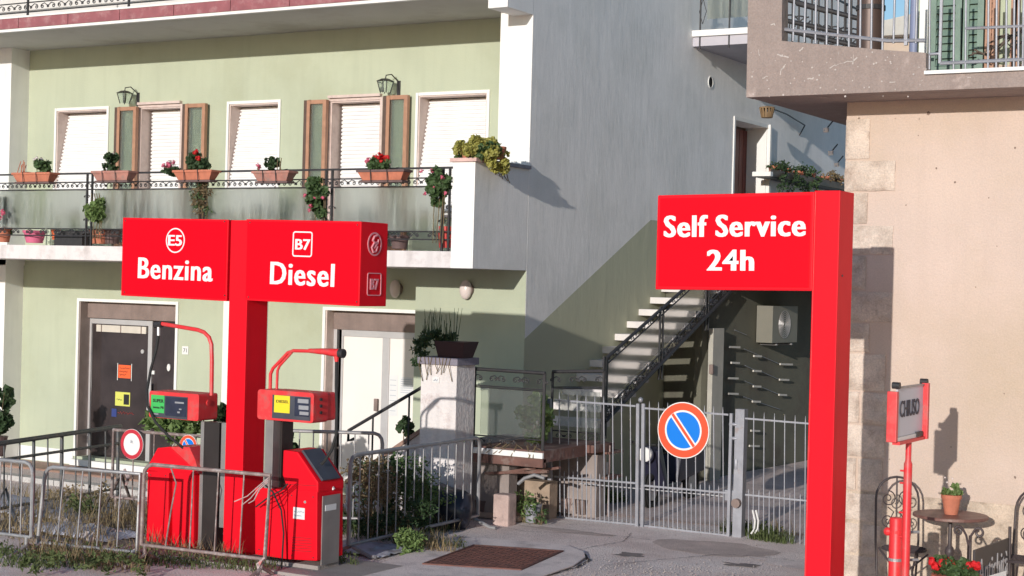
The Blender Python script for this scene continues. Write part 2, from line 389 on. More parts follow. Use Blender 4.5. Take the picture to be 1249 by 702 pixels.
# repairs and pale scuffs on the asphalt
m_patch = mat('asphalt_patch', (.50, .41, .375), .95, .15, 3, .6, 70, fine=.25)
rnd = random.Random(3)
def patch(name, m, px, py, rx, ry, seed, dz=.005, rag=.25):
    c = PZ(px, py); mb = MB(); n = 28; rings = 6; mb.v.append(Vector((c.x, c.y, gz(c.x, c.y) + dz)))
    for q in range(1, rings + 1):
        for i in range(n):
            t = 2 * math.pi * i / n; k = q / rings * (1 + rag * noise.noise((math.cos(t) * 1.6, math.sin(t) * 1.6, seed)) + .12 * noise.noise((math.cos(t) * 6, math.sin(t) * 6, seed)))
            x, y = c.x + rx * k * math.cos(t), c.y + ry * k * math.sin(t); mb.v.append(Vector((x, y, gz(x, y) + dz)))
    mb.f += [(0, 1 + i, 1 + (i + 1) % n) for i in range(n)]
    for q in range(rings - 1):
        for i in range(n): o = 1 + q * n; mb.f.append((o + i, o + n + i, o + n + (i + 1) % n, o + (i + 1) % n))
    return mb.build(name, m, kind='structure')
patch('asphalt_patch', m_patch, 870, 668, .75, .45, 3); patch('asphalt_patch', m_pad, 1000, 690, .8, .3, 6); patch('asphalt_patch', m_pad, 800, 640, .5, .2, 9, .006, .8)
patch('asphalt_patch', m_patch, 700, 648, .6, .12, 14, .004, .6); patch('asphalt_patch', m_pad, 560, 652, .5, .12, 19, .004, .5)
m_oil = mat('oil_stain', (.20, .17, .16), .7, .2, 4)
patch('oil_stain', m_oil, 765, 676, .16, .11, 22, .004, .9); patch('oil_stain', m_oil, 905, 690, .22, .08, 27, .0065, .9)
m_crack = mat('crack', (.05, .042, .04), 1, .2, 5)
def crack(pts, w=.012, z=.009):
    mb = MB(); P_ = []
    for a, b in zip(pts[:-1], pts[1:]):
        a = PZ(*a); b = PZ(*b); n = max(2, int((b - a).length / .06))
        for i in range(n): P_.append(a.lerp(b, i / n) + Vector((rnd.uniform(-.012, .012), rnd.uniform(-.012, .012), 0)))
    for i in range(len(P_) - 1):
        d = (P_[i + 1] - P_[i]); s = Vector((-d.y, d.x, 0)).normalized() * w * rnd.uniform(.4, 1)
        f_ = lambda v: Vector((v.x, v.y, gz(v.x, v.y) + z)); mb.quad(f_(P_[i] - s), f_(P_[i + 1] - s), f_(P_[i + 1] + s), f_(P_[i] + s))
    return mb
mb = crack([(714, 676), (718, 684), (702, 694), (668, 702)], .016, .012); mb2 = crack([(740, 690), (800, 684), (880, 676), (975, 684)], .007, .009)
mb.add(mb2.v, mb2.f); mb3 = crack([(590, 640), (640, 648), (720, 650), (800, 660)], .006, .009); m4_ = crack([(640, 702), (690, 690), (700, 672), (760, 662), (770, 650)], .005, .009); mb.add(m4_.v, m4_.f); mb.add(mb3.v, mb3.f); mb.build('ground_crack', m_crack, kind='structure')
# gravel along the broken edge
m_grav = mat('gravel', (.42, .36, .33), .95, .3, 40)
mb = MB()
for _ in range(600):
    c = PZ(rnd.triangular(640, 990, 760), rnd.triangular(682, 716, 706)); s = rnd.uniform(.004, .012)
    if c.y > 18: continue
    mb.add([c + Vector((s * rnd.uniform(.6, 1.2) * math.cos(a), s * math.sin(a), .012)) for a in (0, 1.6, 3.1, 4.7)] + [c + Vector((0, 0, .014 + s * .8))], [(0, 1, 4), (1, 2, 4), (2, 3, 4), (3, 0, 4)])
mb.build('gravel', m_grav, kind='stuff')
mb = MB()
for _ in range(900):
    c = PZ(rnd.uniform(430, 980), rnd.uniform(636, 712)); s = rnd.uniform(.003, .009)
    mb.add([c + Vector((s * rnd.uniform(.6, 1.2) * math.cos(a), s * math.sin(a), gz(c.x, c.y) + .002)) for a in (0, 1.6, 3.1, 4.7)] + [c + Vector((0, 0, gz(c.x, c.y) + .003 + s))], [(0, 1, 4), (1, 2, 4), (2, 3, 4), (3, 0, 4)])
mb.build('loose_grit', mat('dark_grit', (.24, .2, .18), .95, .4, 40), kind='stuff')
# drain cover: frame and ribbed plate
m_rust = mat('rusty_iron', (.16, .065, .05), .75, .25, 10, .3, 60, dirt=(.10, .05, .045), dscale=8)
dc = thing('drain_cover', 'rusty ribbed iron drain cover set in the pale concrete slab', 'drain cover', (c4[0].x, c4[0].y, .03))
def lerp4(u, v): return c4[0].lerp(c4[3], u).lerp(c4[1].lerp(c4[2], u), v)
mb = MB()
def q3(p, z): return Vector((p.x, p.y, z))
mb.prism([q3(lerp4(u, v), .018) for u, v in ((0, 0), (1, 0), (1, 1), (0, 1))], (0, 0, .018)); mb.build('cover_plate', m_rust, dc)
mb = MB()
for i in range(14):
    for j in range(16):
        u, v = (i + .5) / 14, (j + .5) / 16; a = lerp4(u - .022, v - .02); b = lerp4(u + .022, v + .02); c = lerp4(u + .022, v - .02) if (i + j) % 2 else lerp4(u - .022, v + .02)
        s = (b - a if (i + j) % 2 else lerp4(u + .022, v - .02) - lerp4(u - .022, v + .02)).normalized(); n = Vector((-s.y, s.x, 0)) * .008; m_ = lerp4(u, v); L_ = .03
        mb.hexa([q3(m_ - s * L_ - n, .035), q3(m_ + s * L_ - n, .035), q3(m_ + s * L_ + n, .035), q3(m_ - s * L_ + n, .035), q3(m_ - s * L_ - n, .041), q3(m_ + s * L_ - n, .041), q3(m_ + s * L_ + n, .041), q3(m_ - s * L_ + n, .041)])
mb.build('tread_ribs', m_rust, dc, kind='stuff')
mb = MB()
for a, b in (((-.03, -.03), (1.03, 0)), ((-.03, 1), (1.03, 1.03)), ((-.03, 0), (0, 1)), ((1, 0), (1.03, 1))):
    mb.prism([q3(lerp4(*t), .016) for t in ((a[0], a[1]), (b[0], a[1]), (b[0], b[1]), (a[0], b[1]))], (0, 0, .026))
mb.build('cover_frame', m_rust, dc)
# sidewalk of the beige house
MB().box((-5.2, 13.75, -.3), (8, YH - .002, .18)).build('sidewalk', m_pad, kind='structure', bevel=.01)
# ================================================================ GREEN APARTMENT BUILDING
bd = thing('apartment_building', 'pale green apartment building with flowered balcony and grey side wall', 'building', (-15, YR, 0))
fx0 = -30
def opx(x0, x1, yt, zbot, Yp=YR):
    return (X(x0, 200, Yp), X(x1, 200, Yp), zbot, Z((x0 + x1) / 2, yt, Yp))
zw = ZB1 + .62
WIN = [(68.5, 129.5, 134, zw), (278.5, 338.5, 126, zw), (509, 592.5, 115, zw)]
DOOR = [(170, 219.5, 130.5, ZB1 + .03), (402, 463, 122.5, ZB1 + .03)]
holes = [opx(a, b, t, z) for a, b, t, z in WIN] + [opx(a, b, t, z) for a, b, t, z in DOOR]
doorA = (X(95.5, 450, YR), X(213.5, 450, YR), Z(150, 562, YR), Z(150, 369, YR))
doorB = (X(396, 450, YR), X(396, 450, YR) + 2.0, Z(150, 562, YR), Z(440, 379.5, YR))
XP = X(506, 400, YW)     # left end of the wall that stands forward at the corner
holes += [doorA, doorB]
wall('facade_wall', bd, m_green, 'Y', YR, fx0, XW - .26, -.7, ZS, holes, .32)
# forward wall beside the corner, ground floor
MB().box((XP, YW, -.7), (XW - .003, YR - .002, ZB0 - .001)).build('corner_wall', m_green, bd)
# piers running up the upper floor
MB().box((X(623, 100, YW), YW + .002, ZB1), (XW - .003, YR + .1, ZS)).build('white_pier', m_white, bd)
yq_ = YR - .40; xl = X(11, 200, yq_)
MB().box((xl - 1.2, yq_, ZB1 - .3), (xl, YR + .1, ZS)).build('white_pier', m_white, bd)
MB().box((xl - 1.2, yq_, -.7), (X(5, 400, yq_), YR + .1, ZB0)).build('white_pier', m_white, bd)
xm = X(268, 450, YW + .3)
MB().box((xm, YW + .35, -.7), (xm + .3, YR + .1, ZB0)).build('white_pier', m_white, bd)
# side wall with the landing door
dL, dR = PX(896.5, 146, XW), PX(936, 157, XW)
sdoor = (dL.y, dR.y, 2.95, dL.z)
YEND = PX(1056, 40, XW).y
wall('side_wall', bd, m_side, 'X', XW, YW + .006, YEND, -.7, 10.4, [sdoor], .5)
# upper storey set back, roof, back: closes the block
MB().box((fx0, YR + .33, -.7), (fx0 + .3, YEND, 10.4)).build('end_wall', m_green, bd)
MB().box((fx0, YR + .7, ZS + .25), (XW - .51, YR + 1.0, 10.4)).build('upper_wall', mat('upper_wall_render', (.62, .6, .58), .9, .05, 2), bd)
MB().box((fx0, YFA, 10.4), (XW + .3, YEND + .3, 10.6)).build('roof', m_soffit, bd)
MB().box((fx0 + .3, YEND - .3, -.7), (XW - .51, YEND, 10.4)).build('rear_wall', m_green, bd)
# dark floor plates keep the rooms dark
MB().box((fx0, YR + .33, ZB0), (XW - .51, YEND - .3, ZB1)).build('floor_plate', m_soffit, bd)
# soffit slab of the second storey with its fascia
MB().box((fx0, YFA + .04, ZS), (XW - .27, YR + .7, ZS + .2)).build('balcony_slab', m_soffit, bd)
xe = X(596, 5, YFA)
lipt = Z(0, 37, YFA) - Z(0, 40, YFA)
MB().box((fx0, YFA - .03, ZS - .004), (xe, YFA + .04, ZS + lipt)).build('fascia_lip', m_white, bd, bevel=.004)
z1, z2 = ZS + lipt, Z(0, 24.5, YFA)
xa, xb = X(25.5, 30, YFA), X(83.5, 28, YFA); st = (X(284, 5, YFA) - xa) / 4
i = 0; xx = xa - 3 * st
while xx < xe:
    e = min(xx + st - .012, xe)
    rod(bd, 'fascia_tile', ((xx + e) / 2, YFA - .012, z1 + .002), ((xx + e) / 2, YFA - .012, z2), e - xx, m_tile, 'box', .07); xx += st
MB().box((fx0, YFA - .06, z2 + .002), (xe, YFA + .3, z2 + .03)).build('fascia_coping', m_white, bd, bevel=.005)
MB().box((fx0, YFA + .03, ZS + .2), (xe, YFA + .25, z2)).build('fascia_backing', m_soffit, bd)
# corner block of the upper parapet: white front, grey flank
bz = P(626, 9.7, YFA + .1).z
MB().box((X(596.5, 5, YFA), YFA - .02, bz), (XW - .02, YW + .3, bz + 1.4)).build('parapet_block', m_white, bd)
MB().box((XW - .019, YFA - .015, bz + .003), (XW + .001, YW, bz + 1.4)).build('parapet_flank', m_side, bd)
# ---- first floor balcony: slab, corner parapet
xpl = X(551.5, 250, YF)
MB().box((fx0, YF, ZB0), (xpl, YR, ZB1)).build('balcony_slab', m_slab, bd, bevel=.008)
zc = Z(580, 197, YF)
MB().box((xpl, YF - .004, ZB0 - .002), (XW - .02, YF + .16, zc)).build('corner_parapet', m_white, bd, bevel=.004)
MB().box((XW - .16, YF + .003, ZB0), (XW, YW - .004, zc)).build('side_parapet', m_side, bd)
MB().box((xpl - .03, YF - .04, zc + .002), (XW + .04, YF + .17, zc + .05)).build('parapet_coping', mat('pink_coping', (.62, .42, .38), .8, .15, 10, .3, 30), bd, bevel=.006)
MB().box((XW - .2, YF + .172, zc + .002), (XW + .04, YW - .004, zc + .05)).build('parapet_coping', mat('grey_coping', (.30, .28, .30), .8, .15, 10, .3, 30), bd, bevel=.006)
# ---- shutters and surrounds
def shutter(parent, x0, x1, z0, z1, yt, yb, pitch=.058):
    n = int((z1 - z0) / pitch); mb = MB()
    for i in range(n):
        a = z0 + i * (z1 - z0) / n; b = z0 + (i + 1) * (z1 - z0) / n; ya = yb + (yt - yb) * i / n; y2 = yb + (yt - yb) * (i + 1) / n; g = (b - a)
        prof = [(ya + .022, a), (ya - .002, a + g * .10), (ya - .008, a + g * .45), (y2 - .002, b - g * .30), (y2 + .022, b - g * .22), (y2 + .022, b), (y2 + .035, b), (ya + .035, a)]
        mb.prism([(x0, y, z) for y, z in prof], (x1 - x0, 0, 0))
    mb.build('shutter', m_shut, parent, kind='stuff')
for a, b, t, zb in WIN:
    x0, x1, z0, z1 = opx(a, b, t, zb)
    wd = .045
    f = frame_mb(MB(), x0 - wd, x1 + wd, z0 - wd, z1 + wd, YR - .022, wd, .02).build('window', m_white, bd, bevel=.004)
    mb = MB(); mb.box((x0, YR - .002, z0), (x0 + .02, YR + .29, z1)).box((x1 - .02, YR - .002, z0), (x1, YR + .29, z1)).box((x0 + .02, YR - .002, z1 - .02), (x1 - .02, YR + .29, z1)); mb.build('reveal_lining', m_marble, f)
    MB().box((x0 - .1, YR - .1, z0 - wd - .04), (x1 + .1, YR + .25, z0 - wd - .002)).build('sill', m_marble, f, bevel=.005)
    shutter(f, x0 + .03, x1 - .03, z0, z1 - .03, YR + .24, YR - .10)
    MB().box((x0, YR + .3, z0), (x1, YR + .31, z1)).build('pane', m_dglass, f)
LEAF = [[(140, 166.5, 131), (222.5, 250.5, 127)], [(370.5, 398, 122.5), (467, 497, 117)]]
for (a, b, t, zb), lf in zip(DOOR, LEAF):
    x0, x1, z0, z1 = opx(a, b, t, zb); wd = .04
    f = frame_mb(MB(), x0 - wd, x1 + wd, z0, z1 + wd, YR - .022, wd, .02, False).build('balcony_door', m_marble, bd, bevel=.003)
    mb = MB(); mb.box((x0, YR - .002, z0), (x0 + .02, YR + .29, z1)).box((x1 - .02, YR - .002, z0), (x1, YR + .29, z1)).box((x0 + .02, YR - .002, z1 - .02), (x1 - .02, YR + .29, z1)); mb.build('reveal_lining', m_marble, f)
    shutter(f, x0 + .06, x1 - .02, z0, z1 - .03, YR + .2, YR + .2)
    MB().box((x0 - .02, YR - .07, z1 + .045), (x1 + .02, YR, z1 + .085)).build('drip_moulding', m_marble, f)
    for q, (p0, p1, tt) in enumerate(lf):
        a0, a1 = X(p0, 190, YR - .09), X(p1, 190, YR - .09); zt = Z(p0, tt, YR - .09); s = .062
        lw = frame_mb(MB(), a0 + s, a1, z0 + .02, zt, YR - .13, s, .07).build('casement_leaf', m_wood, bd, bevel=.006, label='orange brown wooden casement leaf folded open against the wall')
        MB().box((a0, YR - .12, z0 + .02), (a0 + s - .003, YR - .05, zt)).build('dark_stile', m_dkwood, lw)
        MB().box((a0 + 2 * s, YR - .10, z0 + .02 + s), (a1 - s, YR - .09, zt - s)).build('pane', m_pane, lw)
# ---- ground floor doors
m_dkbox = mat('brown_shutter_box', (.23, .17, .15), .7, .12, 6, .2, 30, streak=.3)
m_panel = mat('greybrown_stone_jamb', (.30, .24, .22), .6, .1, 8, .1, 20)
x0, x1, z0, z1 = doorA; wd = .05
dr = frame_mb(MB(), x0 - wd, x1 + wd, z0, z1 + wd, YR - .022, wd, .02, False).build('entrance_door', m_white, bd, bevel=.003)
MB().box((x0, YR, z0), (x0 + .02, YR + .3, z1)).build('jamb', m_panel, dr); MB().box((x1 - .02, YR, z0), (x1, YR + .3, z1)).build('jamb', m_panel, dr)
zt = Z(150, 389, YR + .2)
MB().box((x0 + .02, YR + .16, zt), (x1 - .02, YR + .30, z1)).build('shutter_box', m_dkbox, dr, bevel=.008)
Yd = YR + .22
xa, xb, xc = X(106, 450, Yd), X(180, 450, Yd), X(214, 450, Yd)
mb = frame_mb(MB(), xa, xb + .08, z0, zt - .01, Yd, .085, .06, False); mb.build('door_frame', m_alu, dr, bevel=.006)
MB().box((xa + .05, Yd + .03, z0), (xc, Yd + .05, zt - .01)).build('glass_leaf', m_dglass, dr)
zl = Z(148, 397, Yd), Z(148, 405.5, Yd)
mb = MB(); mb.box((X(118, 400, Yd), Yd - .01, zl[1]), (X(178.5, 400, Yd), Yd + .03, zl[0])); mb.build('transom_box', mat('cream_strip', (.6, .55, .48), .6), dr, bevel=.005)
for a in (124.5, 148, 173): rod(dr, 'transom_clip', (X(a, 400, Yd), Yd - .015, zl[1]), (X(a, 400, Yd), Yd - .015, zl[0]), .012, m_dkbox, 'box', .012)
MB().box((X(183.5, 470, Yd), Yd - .05, Z(185, 480, Yd)), (X(186.5, 470, Yd), Yd - .03, Z(185, 467, Yd))).build('door_handle', m_alu, dr, bevel=.004)
m_or = mat('orange_notice_paper', (.85, .12, .03), .7, .03); m_ye = mat('yellow_notice_paper', (.62, .62, .12), .7, .03)
m_ink = mat('black_ink', (.015, .015, .015), .7, 0); m_wpl = mat('white_plastic', (.75, .74, .72), .4, .02)
Yn = Yd + .025
nt1 = MB().box((X(144.5, 450, Yn), Yn - .002, Z(152, 461, Yn)), (X(159.5, 450, Yn), Yn + .002, Z(152, 445, Yn))).build('notice', m_or, dr, label='orange paper notice taped to the dark door')
def squiggle(parent, name, x0, x1, z, Y, h, m, seed=1, r=.004):   # handwriting too small to read
    q = random.Random(seed); pts = [(x0 + (x1 - x0) * i / 16, Y, z + h * (q.random() - .5)) for i in range(17)]
    return MB().tube(pts, r, 4).build(name, m, parent)
for k in range(3): squiggle(nt1, 'handwritten_line', X(146, 450, Yn), X(158 - 2 * k, 450, Yn), Z(152, 449 + 4 * k, Yn), Yn - .004, .03, m_ink, k)
mb = MB()
for a in (143.6, 160.6): mb.box((X(a, 450, Yn) - .006, Yn - .003, Z(152, 464, Yn)), (X(a, 450, Yn) + .006, Yn, Z(152, 443, Yn)))
mb.build('adhesive_tape', m_wpl, nt1)
nt2 = MB().box((X(141.5, 450, Yn), Yn - .002, Z(150, 495, Yn)), (X(159.5, 450, Yn), Yn + .002, Z(150, 478, Yn))).build('notice', m_ye, dr, label='yellow green notice with small dark picture')
MB().box((X(152, 450, Yn), Yn - .005, Z(150, 493, Yn)), (X(158.5, 450, Yn), Yn - .0025, Z(150, 480.5, Yn))).build('printed_picture', m_ink, nt2)
squiggle(nt2, 'printed_line', X(143, 450, Yn), X(150, 450, Yn), Z(150, 487.5, Yn), Yn - .004, .025, m_ink, 5)
nt3 = MB().box((X(137.5, 450, Yn), Yn - .002, Z(150, 509, Yn)), (X(143.5, 450, Yn), Yn + .002, Z(150, 499, Yn))).build('sticker', mat('dark_blue_print', (.03, .05, .2), .5, 0), dr)
squiggle(nt3, 'printed_line', X(145, 450, Yn), X(165, 450, Yn), Z(155, 503.5, Yn), Yn - .004, .05, mat('dim_red_print', (.35, .03, .03), .5, 0), 9)
c = P(174, 428.5, Yn); MB().lathe([(.035, -.01), (.035, .01)], c, 12, 'Y').build('lock_rosette', m_alu, dr)
c = P(206.5, 448, Yn); m2 = MB().prism([(c.x + .035 * math.cos(a), Yn - .02, c.z + .06 * math.sin(a)) for a in [R(30 * i) for i in range(12)]], (0, .02, 0)); m2.build('doorbell', m_wpl, dr)
c = P(187.5, 454, Yn); MB().box((c.x - .03, Yn - .02, c.z - .03), (c.x + .03, Yn, c.z + .03)).build('doorbell', m_wpl, dr)
# house number plate
c = P(226.5, 427, YR); np_ = MB().box((c.x - .065, YR - .014, c.z - .065), (c.x + .065, YR - .002, c.z + .065)).build('house_number', m_wpl, bd, bevel=.003)
text(np_, 'numeral', '71', (c.x, YR - .016, c.z), .07, .065, mat('grey_ink', (.2, .2, .22), .6, 0))
# white double door
x0, x1, z0, z1 = doorB
dr = MB().box((x0 - wd, YR - .022, z0), (x0, YR - .002, z1 + wd)).box((x0, YR - .022, z1), (x1, YR - .002, z1 + wd)).build('entrance_door', m_white, bd, label='white glazed double door with notices on its right leaf')
MB().box((x0, YR, z0), (x0 + .02, YR + .3, z1)).build('jamb', m_marble, dr)
Yd = YR + .2
zt = Z(450, 403, Yd)
MB().box((x0 + .02, Yd - .03, zt), (x1 - .02, Yd + .1, z1)).build('shutter_box', m_dkbox, dr, bevel=.006)
m_wgl = mat('white_blind_glass', (.80, .76, .72), .2, .03, 1.5)
xs = [X(405, 450, Yd), X(415, 450, Yd), X(466, 450, Yd), X(473, 450, Yd), X(506, 450, Yd), X(540, 450, Yd)]
MB().box((xs[0], Yd - .02, z0), (xs[0] + .09, Yd + .05, zt)).box((xs[1] + .01, Yd, z0), (xs[1] + .045, Yd + .05, zt)).box((xs[1] + .045, Yd, zt - .1), (x1, Yd + .05, zt)).box((xs[2], Yd - .005, z0), (xs[3] + .02, Yd + .05, zt - .1)).build('door_frame', m_alu, dr, bevel=.005)
MB().box((xs[1] + .04, Yd + .02, z0), (xs[2], Yd + .03, zt - .09)).build('glass_leaf', m_wgl, dr)
MB().box((xs[3] + .02, Yd + .02, z0), (x1 - .02, Yd + .03, zt - .09)).build('glass_leaf', m_wgl, dr)
MB().box((X(457.5, 490, Yd), Yd - .035, Z(459, 501, Yd)), (X(461.5, 490, Yd), Yd, Z(459, 486, Yd))).build('door_handle', m_dkbox, dr, bevel=.003)
m_paper = mat('white_paper', (.70, .70, .70), .7, .02); m_lines = mat('pale_print', (.42, .45, .5), .7, .05)
Yn = Yd + .018
for (a, b, c_, d) in ((474, 485, 457, 507), (487, 505, 459, 480)):
    nn = MB().box((X(a, 480, Yn), Yn - .002, Z(480, d, Yn)), (X(b, 480, Yn), Yn, Z(480, c_, Yn))).build('notice', m_paper, dr)
    mb = MB()
    for k in range(7):
        zz = Z(480, c_ + (d - c_) * (k + 1) / 8, Yn); mb.box((X(a + 1.5, 480, Yn), Yn - .004, zz - .005), (X(b - 2, 480, Yn), Yn - .0022, zz + .003))
    mb.build('printed_lines', m_lines, nn, kind='stuff')
# ---- white skirting, tiled step and kerb below the green wall
zs0, zs1 = Z(60, 563, YR - .03), Z(60, 546, YR - .03)
MB().box((X(24, 550, YR), YR - .028, zs0), (doorA[0] - wd - .002, YR - .002, zs1)).build('skirting', m_white, bd, bevel=.004)
MB().box((doorA[1] + wd + .002, YR - .028, zs0), (xm - .002, YR - .002, zs1)).build('skirting', m_white, bd, bevel=.004)
MB().box((doorA[0] - .03, YR - .12, zs0), (doorA[1] + .03, YR - .03, zs0 + .10)).build('door_sill', m_white, bd, bevel=.006)
MB().box((fx0, YR - .75, -.7), (XP - .9, YR - .03, zs0 - .01)).build('entrance_step', m_btile, bd)
yk = YR - .76; zk = zs0 - .012; h = .145
for r in range(3):
    xx = -21.6 + (.15 if r % 2 else 0)
    while xx < -13.8:
        rod(bd, 'riser_tile', (xx, yk - .004, zk - (r + 1) * h + .006), (xx, yk - .004, zk - r * h - .004), .302, m_btile, 'box', .02); xx += .31
xx = -22
while xx < -13.6:
    o = rod(None, 'kerb', (xx, 17.9, -.5), (xx, 17.9, -.5 + .26), .985, m_kerb, 'box', .22); o['kind'] = 'structure'; xx += 1.0
# ---- railings of the balconies
U = Vector((1, 0, 0)); V = Vector((0, 0, 1))
def scroll_mesh(name, m, w, h, flip=1):
    mb = MB()
    mb.tube(spiral((0, 0, 0), h * .30, 1.3, R(90), U * flip, V, 20), .011, 5)
    mb.tube([U * flip * 0 + V * h * .30, U * flip * w * .3 + V * h * .42, U * flip * w * .62 + V * h * .1, U * flip * w * .8 - V * h * .15], .011, 5)
    mb.tube(spiral(U * flip * w * .72 - V * h * .02, h * .2, 1.2, R(-60), U * flip, V, 16), .011, 5)
    o = mb.build(name, m, smooth=True); me = o.data; bpy.data.objects.remove(o); return me
def put(me, name, parent, loc, rotz=0., s=1.):
    o = bpy.data.objects.new(name, me); C.objects.link(o); o.parent = parent; o['_o'] = parent['_o']; o.location = Vector(loc) - Vector(parent['_o']); o.rotation_euler = (0, 0, rotz); o.scale = (s, s, s); return o
scA = scroll_mesh('scroll', m_iron, .24, .17, 1); scB = scroll_mesh('scroll', m_iron, .24, .17, -1)
yr = YF + .05
zt, z2, z3, z4, z5 = Z(100, 211.5, yr), Z(100, 222, yr), Z(100, 231, yr), Z(100, 279, yr), Z(100, 296, yr)
rl = MB().box((-24, yr - .022, zt - .012), (xpl, yr + .022, zt + .012)).build('balcony_railing', m_iron, bd)
for zz in (z2, z3, z4, z4 - .1): rod(rl, 'rail', (-24, yr, zz), (xpl, yr, zz), .009, m_iron)
PXs = [X(p, 250, yr) for p in (-60, 109, 247, 401, 544)]
for xx in PXs:
    for dx in (-.05, .05): rod(rl, 'post', (xx + dx, yr, ZB1), (xx + dx, yr, zt), .013, m_iron, 'box', .026).scale = (.026, .026, zt - ZB1)
    for k in range(3): put(scA if k % 2 else scB, 'scroll', rl, (xx + (.02 if k % 2 else -.02), yr, z3 - .1 - .17 * k), 0, .45)
for a, b in zip(PXs[:-1], PXs[1:]):
    MB().box((a + .07, yr + .03, z4 - .0), (b - .07, yr + .036, z3)).build('frosted_panel', m_frost, rl)
xx = -22.6; k = 0
while xx < xpl - .1:
    put(scA if k % 2 else scB, 'scroll', rl, (xx, yr, (z2 + z3) / 2), 0, .56)
    put(scB if k % 2 else scA, 'scroll', rl, (xx + .05, yr, z4 - .05), 0, .5)
    xx += .19 if k % 2 else .10; k += 1
# upper railing
yr2 = YFA + .12
za, zb_ = Z(0, 17.5, yr2), Z(0, 6, yr2)
rl2 = MB().box((-26, yr2 - .02, za + .95), (xe, yr2 + .02, za + .98)).build('balcony_railing', m_iron, bd)
for zz in (za, zb_): rod(rl2, 'rail', (-26, yr2, zz), (xe, yr2, zz), .010, m_iron)
for p in (-80, 34, 157, 300): 
    xx = X(p, 10, yr2); rod(rl2, 'post', (xx, yr2, za - .12), (xx, yr2, za + .95), .028, m_iron, 'box', .028)
xx = X(34, 10, yr2) - 2.4; k = 0
while xx < X(230, 5, yr2):
    put(scA if k % 2 else scB, 'scroll', rl2, (xx, yr2, (za + zb_) / 2), 0, .68); xx += .24 if k % 2 else .13; k += 1
# ---- side balcony high on the grey wall
b0, b1 = PX(845, 56.5, XW), PX(844, 37, XW)
MB().box((XW + .002, b0.y, b0.z), (XW + 1.15, b0.y + 6, b0.z + (b1.z - b0.z) * .6)).build('balcony_slab', mat('lavender_grey_paint', (.47, .45, .49), .85, .06, 3), bd)
MB().box((XW + .002, b0.y - .05, b0.z + (b1.z - b0.z) * .6 + .002), (XW + 1.2, b0.y + 6, b1.z)).build('slab_edging', m_white, bd, bevel=.006)
srl = MB().box((XW + .03, b0.y + .03, b1.z + .98), (XW + 1.15, b0.y + .06, b1.z + 1.01)).box((XW + 1.12, b0.y + .07, b1.z + .98), (XW + 1.15, b0.y + 6, b1.z + 1.01)).build('balcony_railing', m_iron, bd)
for xx in (XW + .12, XW + .62, XW + 1.13): rod(srl, 'post', (xx, b0.y + .0, b1.z - .3), (xx, b0.y + .0, b1.z + 1.0), .014, m_iron)
for k in range(1, 7): rod(srl, 'post', (XW + 1.13, b0.y + k, b1.z), (XW + 1.13, b0.y + k, b1.z + 1.0), .014, m_iron)
MB().box((XW + .22, b0.y + .03, b1.z + .18), (XW + 1.1, b0.y + .036, b1.z + .9)).build('frosted_panel', m_frost, srl)
mb = MB()
for s in (1, -1): mb.tube([(XW + .16, b0.y, b1.z + .1), (XW + .16 + .06 * s, b0.y, b1.z + .3), (XW + .16, b0.y, b1.z + .5)], .006, 5)
mb.build('scroll', m_iron, srl)
# vent, side door, landing
v = PX(866.5, 100, XW)
MB().lathe([(.10, -.02), (.10, .012), (.085, .012), (.085, -.02)], (v.x, v.y, v.z), 20, 'X').build('vent_ring', m_white, bd)
MB().lathe([(.084, .0), (.084, .004)], (v.x, v.y, v.z), 20, 'X').build('vent_opening', mat('dark_hole', (.01, .01, .01), 1, 0), bd)
y0, y1, zz0, zz1 = sdoor
f = MB().box((XW + .001, y0 - .06, zz0), (XW + .02, y0, zz1 + .06)).box((XW + .001, y0, zz1), (XW + .02, y1, zz1 + .06)).box((XW + .001, y1, zz0), (XW + .06, y1 + .07, zz1 + .06)).build('landing_door', m_white, bd)
MB().box((XW - .48, y1 - .02, zz0), (XW, y1 + .0, zz1)).build('reveal_lining', m_white, f)
mb = MB()
for k in range(8): mb.box((XW - .40, y0 + (y1 - y0) * k / 8 + .01, zz0), (XW - .37, y0 + (y1 - y0) * (k + 1) / 8 - .01, zz1 - .05))
mb.build('boarded_leaf', m_red_door, f)
MB().box((XW - .42, y0, zz0), (XW - .405, y1, zz1)).build('door_backing', m_dkwood, f)
# ================================================================ TERRACE, STAIRS AND LANE
m_gate = mat('galvanised_grey_steel', (.32, .325, .36), .45, .12, 8, .1, 50, metal=.35, dirt=(.30, .20, .15), dscale=6, dlo=.62, dhi=.8)
m_galv = mat('weathered_zinc_tube', (.34, .335, .34), .45, .15, 10, .1, 50, metal=.4, dirt=(.25, .13, .09), dscale=7, dlo=.6, dhi=.75)
m_rustw = mat('rust_stained_tube', (.26, .19, .175), .6, .25, 14, .2, 50, metal=.2, dirt=(.45, .41, .39), dscale=12)
m_tread = mat('pale_stone_tread', (.66, .62, .60), .7, .06, 5, .2, 40)
m_pill = mat('flaking_white_pillar_paint', (.74, .69, .67), .9, .06, 4, .6, 24, dirt=(.48, .38, .36), dscale=4, dlo=.55, dhi=.7, streak=.3)
YPL = 16.62
xa, xb = X(512.5, 500, YPL), X(556, 500, YPL); zp = Z(540, 445, YPL)
pl = thing('pillar', 'flaking white square pillar topped by a dark capstone at the end of the terrace rail', 'pillar', (xa, YPL, 0))
MB().box((xa, YPL, -.2), (xb, YPL + .42, zp)).build('shaft', m_pill, pl, bevel=.008)
MB().box((xa - .035, YPL - .04, zp + .002), (xb + .03, YPL + .46, zp + .09)).build('capstone', mat('slate_capstone', (.22, .20, .24), .8, .15, 8, .3, 30), pl, bevel=.008)
c = P(532, 463, YPL); t_ = MB().box((c.x - .05, YPL - .012, c.z - .035), (c.x + .05, YPL - .002, c.z + .035)).build('number_tile', m_wpl, pl, bevel=.003)
